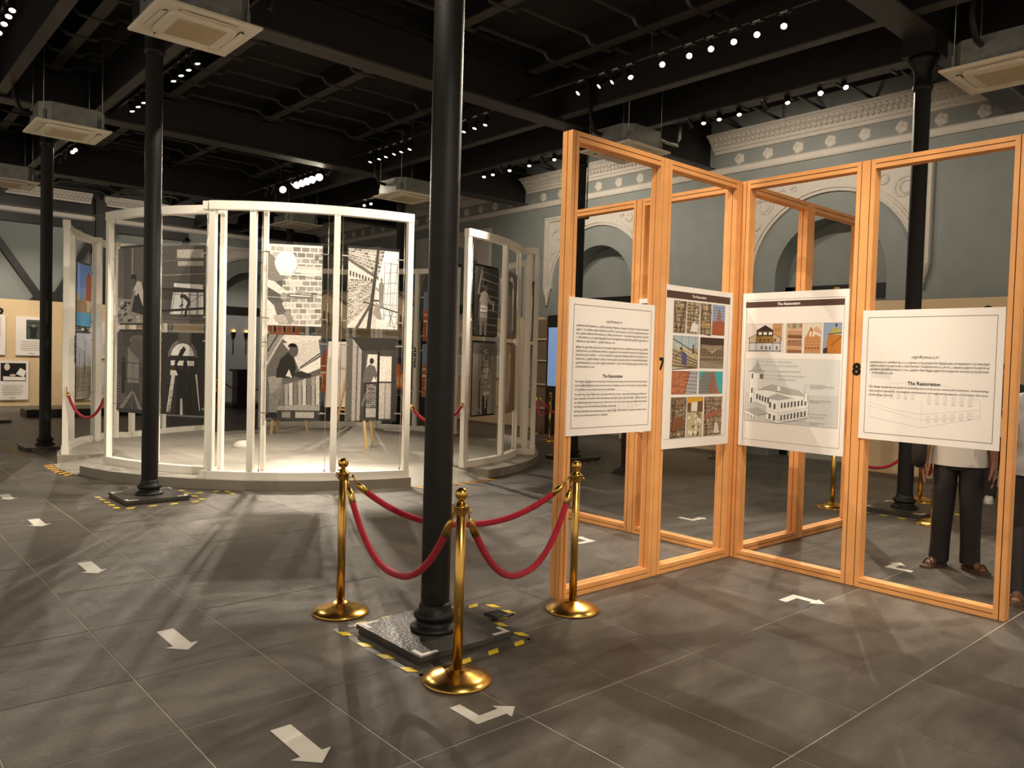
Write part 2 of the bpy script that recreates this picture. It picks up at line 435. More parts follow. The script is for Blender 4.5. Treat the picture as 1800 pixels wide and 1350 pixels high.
def cornice(wall, P, a0, a1, gaps):
    segs = []; g = sorted(gaps); s = a0
    for q in g:
        if a0 < q < a1: segs.append((s, q-.16)); s = q+.16
    segs.append((s, a1))
    def run(prof, u, w, name):
        mb = MB(); n = len(prof); V = [P(a, -d, z) for a in (u, w) for d, z in prof]
        F = [(i, (i+1) % n, n+(i+1) % n, n+i) for i in range(n)]+[list(range(n)), list(range(n, 2*n))]
        mb.add(V, F); return mb.build(name, m_mould, wall)
    run([(0, 4.93), (.05, 4.93), (.07, 4.96), (.07, 5.03), (.04, 5.06), (0, 5.06)], a0, a1, 'frieze_band')
    for u, w in segs:
        run([(0, 5.30), (.06, 5.30), (.08, 5.33), (.08, 5.35), (.11, 5.36), (.13, 5.40), (.30, 5.56), (.33, 5.56), (.33, 5.60), (0, 5.60)], u, w, 'cornice')
        mb = MB(); a = u+.06                                    # rows of leaves on the slope
        while a < w-.05:
            for t, sc in ((.25, .042), (.68, .05)):
                d = .13+.17*t; z = 5.40+.16*t
                c = Vector(P(a+(.045 if t > .5 else 0), -d-.012, z-.01)); e = Vector(P(1, 0, 0))-Vector(P(0, 0, 0))
                sl = (Vector(P(0, -.17, .16))-Vector(P(0, 0, 0))).normalized(); nn = e.cross(sl).normalized()
                if nn.z > 0: nn = -nn
                mb.add([c+e*sc, c-e*sc, c+sl*sc*1.2, c-sl*sc*1.2, c+nn*.022], [(0, 2, 4), (2, 1, 4), (1, 3, 4), (3, 0, 4)])
            a += .092
        if mb.v: tag(mb.build('leaf_moulding', m_mould, wall), kind='stuff')
ROS = []
def rosette(wall, P, a, z=5.175):
    if not ROS:
        mb = MB(); n = 36; ring = []
        for rr, d in ((.002, .03), (.022, .03), (.027, .018), (.06, .034), (.085, .03), (1.0, .004)):
            for k in range(n):
                t = 2*math.pi*k/n; lobe = .088+.016*abs(math.cos(2.5*t)); r2 = lobe if rr == 1.0 else rr
                dd = d*(1 if rr < .05 or rr == 1 else (.55+.45*abs(math.cos(2.5*t))))
                ring.append((dd, r2*math.cos(t), r2*math.sin(t)))
        F = [(i*n+k, i*n+(k+1) % n, (i+1)*n+(k+1) % n, (i+1)*n+k) for i in range(5) for k in range(n)]+[list(range(n))]
        me = MB().add(ring, F, 0, True); ROS.append(me)
    mb = MB(); base = Vector(P(a, 0, z)); dn = Vector(P(0, -1, 0))-Vector(P(0, 0, 0)); al = Vector(P(1, 0, 0))-Vector(P(0, 0, 0))
    key = 'ros_'+wall.name
    if key not in ORG:
        mb.v = [base+dn*p.x+al*p.y+Vector((0, 0, p.z)) for p in ROS[0].v]; mb.f = ROS[0].f; mb.m = ROS[0].m; mb.sm = ROS[0].sm
        o = mb.build('rosette', m_mould, wall); ORG[key] = (o, base)
    else:
        o0, b0 = ORG[key]; o = o0.copy(); col.objects.link(o); o.parent = wall; o.location = base-b0
for w, P, a0, a1, gaps in ((wall_right, PRt, -2.5, WY, (-1.54,)+CY), (wall_left, PLf, -2, WX, (-.5, 5.6, 8.72))):
    cornice(w, P, a0, a1, gaps); a = 8.357+.5545 if w is wall_right else 4.13
    st = a
    while a < a1-.15:
        if all(abs(a-g) > .22 for g in gaps): rosette(w, P, a)
        a += .5545
    a = st-.5545
    while a > a0+.15:
        if all(abs(a-g) > .22 for g in gaps): rosette(w, P, a)
        a -= .5545

# mouldings round each arch
def arch_moulding(wall, P, c):
    def strip(pts_in, pts_out, d0, d1, name):
        mb = MB(); n = len(pts_in)
        V = [P(a, -d0, z) for a, z in pts_in]+[P(a, -d0, z) for a, z in pts_out]+[P(a, -d1, z) for a, z in pts_in]+[P(a, -d1, z) for a, z in pts_out]
        F = []
        for i in range(n-1):
            F += [(2*n+i, 2*n+i+1, 3*n+i+1, 3*n+i), (i, i+1, 2*n+i+1, 2*n+i), (n+i, n+i+1, 3*n+i+1, 3*n+i)]
        F += [(0, n, 3*n, 2*n), (n-1, 2*n-1, 4*n-1, 3*n-1)]
        mb.add(V, F); return mb.build(name, m_mould, wall)
    A = [math.pi*k/28 for k in range(29)]
    ell = lambda r, b: [(c-r*math.cos(t), 3.1+b*math.sin(t)) for t in A]
    strip(ell(1.33, 1.26), ell(1.38, 1.31), -.01, .05, 'archivolt')
    strip(ell(1.38, 1.31), ell(1.42, 1.355), -.01, .075, 'archivolt')
    strip(ell(1.42, 1.355), ell(1.455, 1.39), -.01, .05, 'archivolt')
    # square label frame
    for d, a, b in ((.06, 1.455, 1.50), (.085, 1.50, 1.545)):
        strip([(c-a, 3.1), (c-a, 4.58+(a-1.455)), (c+a, 4.58+(a-1.455)), (c+a, 3.1)], [(c-b, 3.1), (c-b, 4.58+(b-1.455)), (c+b, 4.58+(b-1.455)), (c+b, 3.1)], -.01, d, 'label_frame')
    # spandrels between arch and frame, slightly raised
    for s in (-1, 1):
        ts = [math.pi*k/28 for k in range(0, 15)]
        inn = [(c+s*1.455*math.cos(t), 3.1+1.39*math.sin(t)) for t in ts]
        out = [(c+s*1.455, 3.1+(4.58-3.1)*min(1, k/8)) if k <= 8 else (c+s*1.455*(1-(k-8)/6), 4.58) for k in range(15)]
        strip(inn, out, -.01, .018, 'spandrel')
        mb = MB()                                             # scrolled relief
        for k, (r, t0, t1, ox, oz) in enumerate(((.20, 0, 300, -.30, -.33), (.12, 40, 380, -.28, -.32), (.10, 180, 480, -.12, -.62), (.07, 0, 300, -.10, -.85), (.09, 200, 520, -.62, -.14), (.05, 0, 330, -.82, -.10))):
            pts = [Vector(P(c+s*(1.455+ox+r*(1-.45*i/14)*math.cos(R(t0+(t1-t0)*i/14))), -.02, 4.58+oz+r*(1-.45*i/14)*math.sin(R(t0+(t1-t0)*i/14)))) for i in range(15)]
            mb.tube(pts, [.022-.012*i/14 for i in range(15)], 5)
        mb.build('scroll_relief', m_mould, wall)
        prof = [(.001, 2.73), (.03, 2.76), (.02, 2.80), (.045, 2.84), (.035, 2.88), (.075, 2.97), (.085, 3.02), (.09, 3.06), (.09, 3.1)]
        MB().lathe(prof, P(c+s*1.455, -.045, 0), 12).build('corbel', m_mould, wall)
for c in ARCHES: arch_moulding(wall_right, PRt, c)
arch_moulding(wall_left, PLf, 9.9)
for c, wl, P in [(6.1, wall_right, PRt), (11.1, wall_right, PRt), (16.1, wall_right, PRt), (9.9, wall_left, PLf)]:
    n = {6.1: 2, 11.1: 1, 16.1: 3, 9.9: 4}[c]
    mb = MB()
    for (u, w, z0, z1) in ((-.93, -.80, 0, 2.9), (.80, .93, 0, 2.9), (-.93, .93, 2.66, 2.9)):
        p = P(c+u, .36, z0); q = P(c+w, .43, z1); mb.bb(p, q)
    d = mb.build('door_%d' % n, m_dark); tag(d, 'black doorway frame in the arched recess %s' % {2: 'behind the orange display frame', 1: 'behind the Tamil text poster', 3: 'beyond the curved white frames', 4: 'of the far left wall'}[n], kind='structure')
    MB().bb(P(c-.80, .40, 0), P(c+.80, .42, 2.66)).build('pane', mat('frosted_pane', 'b9b9aa', .5, var=.05) if n != 4 else mat('grey_room', '7f8285', .7, var=.1, scale=2), d)
    if n == 2:
        lt = MB().bb(P(c-.02, .33, 2.68), P(c+.02, .36, 2.86)).bb(P(c-.05, .325, 2.83), P(c+.05, .35, 2.86)); lt.build('latch', m_brass, d)

# ---- ceiling
ceiling = MB().bb((-5, -3, 5.95), (WX+.6, WY+.6, 6.1)).build('ceiling', m_deck); tag(ceiling, 'black painted beam ceiling', kind='structure')
JX = [.9+1.667*k for k in range(-3, 7)]
for x in JX:                                   # secondary joists along Y, broad lower flange
    mb = MB().bb((x-.075, -3, 5.60), (x+.075, WY, 5.615), 1).bb((x-.006, -3, 5.615), (x+.006, WY, 5.95)); mb.build('joist', [m_ceil, m_strip], ceiling)
pp = [(-5, 5.66)]
for x in JX: pp += [(x-.27, 5.66), (x-.20, 5.59), (x-.17, 5.582), (x+.17, 5.582), (x+.20, 5.59), (x+.27, 5.66)]
pp.append((WX, 5.66)); pp = [p for p in pp if -5 <= p[0] <= WX]
mb = MB()
V = [(x, -.02, z) for x, z in pp]+[(x, .02, z) for x, z in pp]+[(x, -.02, z+.03) for x, z in pp]+[(x, .02, z+.03) for x, z in pp]; n = len(pp)
F = []
for i in range(n-1): F += [(i, i+1, n+i+1, n+i), (2*n+i, 2*n+i+1, i+1, i), (3*n+i, n+i, n+i+1, 3*n+i+1), (2*n+i, 3*n+i, 3*n+i+1, 2*n+i+1)]
mb.add(V, F); purl = mb.build('purlin', m_strip, ceiling)
y = .1
while y < WY:
    o = purl if y == .1 else purl.copy()
    if o is not purl: col.objects.link(o); o.parent = ceiling
    o.location.y = y; y += .765
bl = MB()                                     # dark boards between the joists
for yb in CY+(-1.54, 23.35):                   # main beams across the hall
    MB().bb((-5, yb-.16, 5.05), (WX, yb+.16, 5.075), 1).bb((-5, yb-.03, 5.075), (WX, yb+.03, 5.9)).bb((-5, yb-.12, 5.6), (WX, yb+.12, 5.64)).build('beam', [m_ceil, m_strip], ceiling)
for xc in CX:                                  # paired girders along the hall beside the column line
    for s in (-1, 1):
        x = xc+s*.62
        MB().bb((x-.07, -3, 5.09), (x+.07, WY, 5.11), 1).bb((x-.015, -3, 5.11), (x+.015, WY, 5.75)).build('girder', [m_ceil, m_strip], ceiling)

# ------------------------------------------------------------------ iron columns
def column(x, y, label, tape=True):
    t = thing('iron_column', (x, y, 0), label, 'column', 'black iron columns of the hall')
    MB().prism([(x-.3, y-.3), (x+.3, y-.3), (x+.3, y+.3), (x-.3, y+.3)], 0, .022).prism([(x-.31, y-.31), (x+.31, y-.31), (x+.31, y+.31), (x-.31, y+.31)], .024, .05).build('plinth', m_plinth, t)
    MB().lathe([(.135, .05), (.135, .065), (.12, .075), (.105, .085), (.095, .10), (.112, .115), (.118, .13), (.112, .145), (.092, .155), (.088, .18), (.081, .20)], (x, y, 0), 32).build('base_ring', m_black, t)
    MB().lathe([(.079, .18), (.080, 2.0), (.083, 4.55)], (x, y, 0), 32, caps=False).build('shaft', m_black, t)
    MB().lathe([(.083, 4.50), (.10, 4.53), (.10, 4.56), (.088, 4.60), (.095, 4.72), (.13, 4.78), (.15, 4.82), (.15, 4.86)], (x, y, 0), 32).bb((x-.17, y-.17, 4.86), (x+.17, y+.17, 5.05)).build('capital', m_black, t)
    if tape:
        z = .0505
        for sx, sy in ((-1, -1), (-1, 1), (1, -1), (1, 1)):
            a, b = x+sx*.295, y+sy*.295
            mb = MB().bb((a, b, z), (a-sx*.11, b-sy*.025, z+.0008)).bb((a, b-sy*.025, z), (a-sx*.025, b-sy*.09, z+.0008)); mb.build('corner_tape', m_arrow, t)
    return t
COLS = {}
for i, x in enumerate(CX):
    for j, y in enumerate(CY):
        lb = {(0, 0): 'nearest black iron column, standing inside the red velvet rope triangle', (0, 1): 'black iron column in front of the curved white frame, on a taped plinth',
              (0, 2): 'slim black iron column left of the round platform', (0, 3): 'far black iron column near the beige portrait wall',
              (1, 0): 'black iron column behind the right arm of the orange frame', (1, 1): 'black iron column behind the left post of the orange frame',
              (1, 2): 'black iron column inside the far side of the round platform', (1, 3): 'farthest black iron column beyond the round platform'}[(i, j)]
        column(x, y, lb)

# yellow dashed tape on the floor round the plinths
def dashes(name, loops, label, w=.046, L=.125, gap=.06, m=None):
    pts0 = loops[0][0]; t = thing(name, (pts0[0], pts0[1], 0), label, 'tape', 'hazard tapes on the floor')
    for loop in loops:
        for a, b in zip(loop, loop[1:]):
            a = Vector((*a, .0012)); b = Vector((*b, .0012)); d = b-a; n = max(1, int(round(d.length/(L+gap)))); u = d.normalized(); s = Vector((-u.y, u.x, 0))
            MB().add([a-s*w*.5, b-s*w*.5, b+s*w*.5, a+s*w*.5], [(0, 1, 2, 3)]).build('tape_backing', m_blacktape if m else m_clear, t)
            for k in range(n):
                c = a+d*((k+.5)/n)+Vector((0, 0, .0012)); h = L*.42
                V = [c-u*h-s*w*.5, c+u*(h-.035)-s*w*.5, c+u*h+s*w*.5, c-u*(h-.035)+s*w*.5]
                V += [p+Vector((0, 0, .0008)) for p in V]
                MB().add(V, [(0, 1, 2, 3), (4, 5, 6, 7), (0, 1, 5, 4), (1, 2, 6, 5), (2, 3, 7, 6), (3, 0, 4, 7)]).build('stripe', m or m_yellow, t)
    return t
m_clear = mat('dark_tape_gap', '4a453e', .5, var=.1)
x, y = CX[0], CY[0]
dashes('hazard_tape', [[(x-.37, y+.43), (x-.37, y-.40), (x+.40, y-.36), (x+.42, y+.02), (x+.60, y+.0), (x+.60, y+.28), (x+.40, y+.28), (x+.36, y+.40), (x-.30, y+.42)]], 'yellow dashed tape round the plinth of the nearest column')
y = CY[1]
dashes('hazard_tape', [[(x-.40, y+.42), (x-.40, y-.42), (x+.42, y-.42), (x+.42, y+.40)], [(x+.44, y+.05), (x+.80, y+.05), (x+.80, y-.25)]], 'yellow dashed tape round the plinth before the curved white frame')
dashes('hazard_tape', [[(x-.42, CY[2]+.3), (x-.42, CY[2]-.40), (x+.2, CY[2]-.42)]], 'yellow dashed tape round the plinth left of the platform')
x, y = CX[1], CY[0]
dashes('hazard_tape', [[(x-.42, y+.5), (x-.42, y-.42), (x+.42, y-.42)]], 'yellow dashed tape round the plinth behind the orange frame')
dashes('hazard_tape', [[(x-.42, CY[1]+.42), (x-.42, CY[1]-.42), (x+.42, CY[1]-.42)]], 'yellow dashed tape round the plinth behind the left orange post')
bx = thing('floor_box', (3.05, 3.51, 0), 'small black square floor socket box beside the nearest plinth', 'socket')
MB().bb((2.99, 3.45, 0), (3.11, 3.57, .012)).build('lid', m_dark, bx, bevel=.004); MB().bb((3.0, 3.46, .012), (3.10, 3.47, .016)).bb((3.0, 3.55, .012), (3.10, 3.56, .016)).bb((3.0, 3.47, .012), (3.01, 3.55, .016)).bb((3.09, 3.47, .012), (3.10, 3.55, .016)).build('rim', m_plinth, bx)

# arrows taped to the floor
def arrow(loc, ang, kind, label):
    t = MB()
    if kind == 'straight': P = [(-.045, 0), (.045, 0), (.045, .27), (.085, .27), (0, .36), (-.085, .27), (-.045, .27)]
    elif kind == 'right': P = [(-.03, -.03), (.03, -.03), (.03, .115), (.14, .115), (.14, .075), (.22, .145), (.14, .215), (.14, .175), (-.03, .175)]
    else: P = [(-.03, -.03), (.03, -.03), (.03, .175), (-.14, .175), (-.14, .215), (-.22, .145), (-.14, .075), (-.14, .115), (-.03, .115)]
    if kind != 'straight': P = [(a*.95, b*.95) for a, b in P]
    c, s = math.cos(ang), math.sin(ang)
    t.prism([(loc[0]+a*c-b*s, loc[1]+a*s+b*c) for a, b in P], .0006, .0016)
    tag(t.build('floor_arrow', m_arrow), label, 'arrow', 'white direction arrows on the floor')
for y, lb in ((2.98, 'white floor arrow nearest the viewer at the bottom edge'), (4.42, 'second white floor arrow from the bottom edge'), (6.17, 'third white floor arrow from the bottom edge'), (7.96, 'fourth white floor arrow from the bottom edge, near the left side'), (9.45, 'faintest white floor arrow, at the left picture edge')):
    arrow((1.42, y), math.pi, 'straight', lb)
arrow((2.105, 2.665), math.pi, 'left', 'white bent floor arrow just before the front brass stand')
arrow((4.77, 2.60), -math.pi/2, 'right', 'white bent floor arrow in front of the orange frame')
arrow((6.45, 4.66), math.pi, 'left', 'white bent floor arrow behind the orange cross post')
arrow((4.82, 4.50), -math.pi/2, 'left', 'white bent floor arrow behind the leftmost orange bay')
arrow((6.25, 2.40), 0, 'right', 'white bent floor arrow by the feet of the person in black trousers')

# ------------------------------------------------------------------ orange cross-shaped display frame
FZ = 3.0
fr = thing('poster_stand', (5.53, 3.53, 0), 'cross-shaped orange timber display frame holding four posters', 'display frame')
def member(a, b, w, d, axis, name):
    """four bars round a dark core; a,b ends on the centre line, w across (in the plane), d through; axis = the in-plane direction"""
    a = Vector(a); b = Vector(b); L = (b-a).normalized(); t = L.cross(axis).normalized(); mb = MB(); g = .006
    for s1 in (-1, 1):
        for s2 in (-1, 1):
            o = axis*s1*(w/4+g/4)+t*s2*(d/4+g/4); T = Matrix((axis, L, t)).transposed()
            mb.box((a+b)/2+o, (w/2-g/2, (b-a).length, d/2-g/2), 0, T)
    mb.box((a+b)/2, (w-.012, (b-a).length-.004, d-.012), 1, Matrix((axis, L, t)).transposed())
    return mb.build(name, [m_orange, m_groove], fr)
def bay(P0, P1):
    P0 = Vector((*P0, 0)); P1 = Vector((*P1, 0)); u = (P1-P0).normalized(); w = .064; d = .086
    for e, s in ((P0, 1), (P1, -1)):
        c = e+u*s*w/2; member(c+Vector((0, 0, .002)), c+Vector((0, 0, FZ)), w, d, u, 'stile')
    zz = Vector((0, 0, 1))
    member(P0+u*w+zz*(.002+w/2), P1-u*w+zz*(.002+w/2), w, d, zz, 'bottom_rail')
    member(P0+u*w+zz*(FZ-w/2), P1-u*w+zz*(FZ-w/2), w, d, zz, 'top_rail')
ax, ay = 3.53, 5.53
bay((3.55, ax), (4.515, ax)); bay((4.515, ax), (5.48, ax)); bay((5.58, ax), (6.60, ax)); bay((6.60, ax), (7.62, ax))
bay((ay, 1.53), (ay, 2.505)); bay((ay, 2.505), (ay, 3.48)); bay((ay, 3.58), (ay, 4.53)); bay((ay, 4.53), (ay, 5.48))
MB().bb((5.487, 3.487, .002), (5.573, 3.573, FZ)).build('cross_post', m_orange, fr)
# numerals on the posts
for s, O, U, lb in (('7', (4.528, 3.4865, 1.50), (1, 0, 0), 'black numeral 7'), ('8', (5.4865, 2.515, 1.50), (0, -1, 0), 'black numeral 8')):
    p = PR(1, 1); p.text(s, 0, 0, .115, .06, 'CENTER', offset=.006); o = p.build('numeral', O, U, (0, 0, 1), fr, m_print); o['label'] = lb

def poster(O, U, w, h, label):
    O = Vector(O); U = Vector(U); N = U.cross(Vector((0, 0, 1))).normalized()
    t = thing('poster', O+U*w/2, label, 'poster', 'restoration posters on the orange frame')
    mb = MB(); P = [O, O+U*w, O+U*w+Vector((0, 0, h)), O+Vector((0, 0, h))]
    mb.add(P+[p-N*.008 for p in P], [(0, 1, 2, 3), (7, 6, 5, 4), (0, 4, 5, 1), (1, 5, 6, 2), (2, 6, 7, 3), (3, 7, 4, 0)])
    mb.build('board', m_paper, t)
    return t, PR(w, h, .00004)
TITLE = tamil('மறுசீரமைப்பு'); INK = .16
FAINT = (.865, .84, .815)
def watermark(p, x0, y0, sx, sy, k=(.80, .775, .755)):
    X = lambda x: x0+x*sx
    Y = lambda y: y0+y*sy
    def ln(*a):
        for q in range(0, len(a)-2, 2): p.line(X(a[q]), Y(a[q+1]), X(a[q+2]), Y(a[q+3]), .0016, k)
    ln(0, .62, .06, .66, .2, .63); p.rect(X(.02), Y(.5), X(.2), Y(.62), FAINT)
    for x in (.05, .12, .15): p.rect(X(x), Y(.52), X(x+.02), Y(.6), k)
    ln(.02, .62, .02, .2); ln(.2, .62, .2, .4); ln(.0, .42, .2, .4, .45, .42); ln(.1, .75, .1, .66)
    ln(.2, .44, .5, .48, .8, .42, 1, .3); ln(0, .24, .25, .17, .5, .14, 1, .22); ln(0, .2, .5, .08, 1, .16)
    ln(.5, 0, .02, .08, 0, .2); ln(.5, 0, 1, .14); ln(1, .3, 1, .14); ln(.5, .3, .5, 0)
    for i in range(6): p.rect(X(.08+.065*i), Y(.29), X(.08+.065*i+.025), Y(.37), FAINT); p.rect(X(.55+.07*i), Y(.25), X(.55+.07*i+.03), Y(.34), FAINT); p.rect(X(.55+.07*i), Y(.06+.012*i), X(.55+.07*i+.03), Y(.13+.012*i), FAINT)
# poster 1
t, p = poster((3.56, 3.478, 1.06), (1, 0, 0), .86, .89, 'white text poster with a long Tamil and English text, on the left orange bay')
watermark(p, .12, .16, .74, .38)
p.frame(.045, .055, .955, .95, .0022, .2)
p.text(TITLE, .5, .835, .0215, INK, 'CENTER')
tam1 = ['மறுசீரமைப்பின் நோக்கம் கட்டடத்தின் வரலாற்றுச் சிறப்பையும் அடையாளத்தையும் காத்து வலுவாக்க', 'அதன் உள் பகுதியை நவீன வசதிகளுடன் கூடிய மேம்படுத்தப்பட்ட இடமாக மாற்றுவதாகும் என',
        'கட்டடக்கலை கூறுகள் சீரமைக்கப்பட்டு விக்டோரியன் கால உள் அலங்கார நிற அமைப்பு மேலும்', 'உயிர்ப்பிக்கப்பட்டது அதே நேரத்தில் கோபுரம் மற்றும் சுவர்கள் நில அதிர்வு ஆய்வின் படி', 'பிணைப்புகள் மூலம் உறுதியாக்கப்பட்டன']
tam2 = ['நிலநடுக்க ஆய்வின் அடிப்படையில் சுவர்கள் மற்றும் கோபுர பகுதிகள் வலுப்படுத்த பணிகள்', 'மேற்கொள்ளப்பட்டன விரிசல்களை சரிசெய்ய ஹெலிபார் எனும் முறுக்கிய கம்பிகள் பொருத்தி அடைக்க', 'வெளிப்புற சுவரின் உள்ளும் வெளியும் நான்கு நிலைகளில் பொருத்தப்பட்டு',
        'மேலும் கட்டடத்தின் மூன்று படிக்கட்டுகளும் அசல் வடிவமைப்பின் படி வெளிக்கொணர்ந்து', 'மறுசீரமைக்கப்பட்டன தளம் மற்றும் தாங்கும் உறுப்புகள் சேதமடைந்தன எனவே மறு', 'வடிவமைக்கப்பட்டன']
p.para([tamil(s) for s in tam1], .075, .925, .795, .0285, .0165, INK); p.para([tamil(s) for s in tam2], .075, .925, .640, .0285, .0165, INK)
p.text('The Restoration', .5, .425, .0305, INK, 'CENTER', offset=.0004)
p.para(['The interior upgrade involved restoration of architectural elements and revival of the Victorian historic', 'interior palette and introduction of state of the art building services. On the basis of seismic analysis', 'of the building, bracing of walls and tower was undertaken.'], .075, .925, .39, .0295, .0165, INK)
p.para(['To stitch the cracks, Helibars were inserted inside the cracks to stitch them and grouted. Helibars of', '6mm diameter are inserted on the outside and inside of the outer wall at 4 levels - 2 below roof level', 'and 2 above linter level. Deep grooves (15mm) are made in the wall and cleaned. Helibars are inserted', 'into these grooves, bent according to the shape, and grouted.'], .075, .925, .295, .0295, .0165, INK)
p.para(['All three staircases were exposed as per original design. The flooring and support members were', 'found to have deteriorated and were redesigned.'], .075, .925, .172, .0295, .0165, INK)
p.build('print', (3.56, 3.478, 1.06), (1, 0, 0), (0, 0, 1), t, m_print)
# poster 4
t, p = poster((5.478, 2.48, 1.055), (0, -1, 0), .88, .895, 'white text poster with a short Tamil and English text, on the right orange bay')
watermark(p, .07, .12, .80, .72, (.84, .815, .79))
p.frame(.045, .05, .955, .945, .0022, .25)
p.text(TITLE, .48, .635, .0225, INK, 'CENTER')
p.para([tamil(s) for s in ('மறுசீரமைப்பு பணிகள் கட்டடப் பாதுகாப்புத் துறையின் சிறந்த நடைமுறைகளையும் சர்வதேச', 'தரநிலைகளையும் அடிப்படையாகக் கொண்டு மேற்கொள்ளப்பட்டன கட்டடக்கலை மற்றும் பொறியியல்', 'அம்சங்கள் ஒருங்கிணைக்கப்பட்டு கட்டடத்திற்கு மிகச் சிறந்த மற்றும் பொருத்தமான வடிவமைப்புத் தீர்வுகள்', 'உருவாக்கப்பட்டன')], .07, .915, .595, .0275, .0165, INK)
p.text('The Restoration', .48, .435, .031, INK, 'CENTER', offset=.0006)
p.para(['The design standards are based on prevailing best architectural conservation practices, incorporating', 'international standards, to integrate architectural and engineering aspects, and present the most', 'suitable design solutions.'], .07, .915, .405, .031, .0165, INK)
p.build('print', (5.478, 2.48, 1.055), (0, -1, 0), (0, 0, 1), t, m_print)

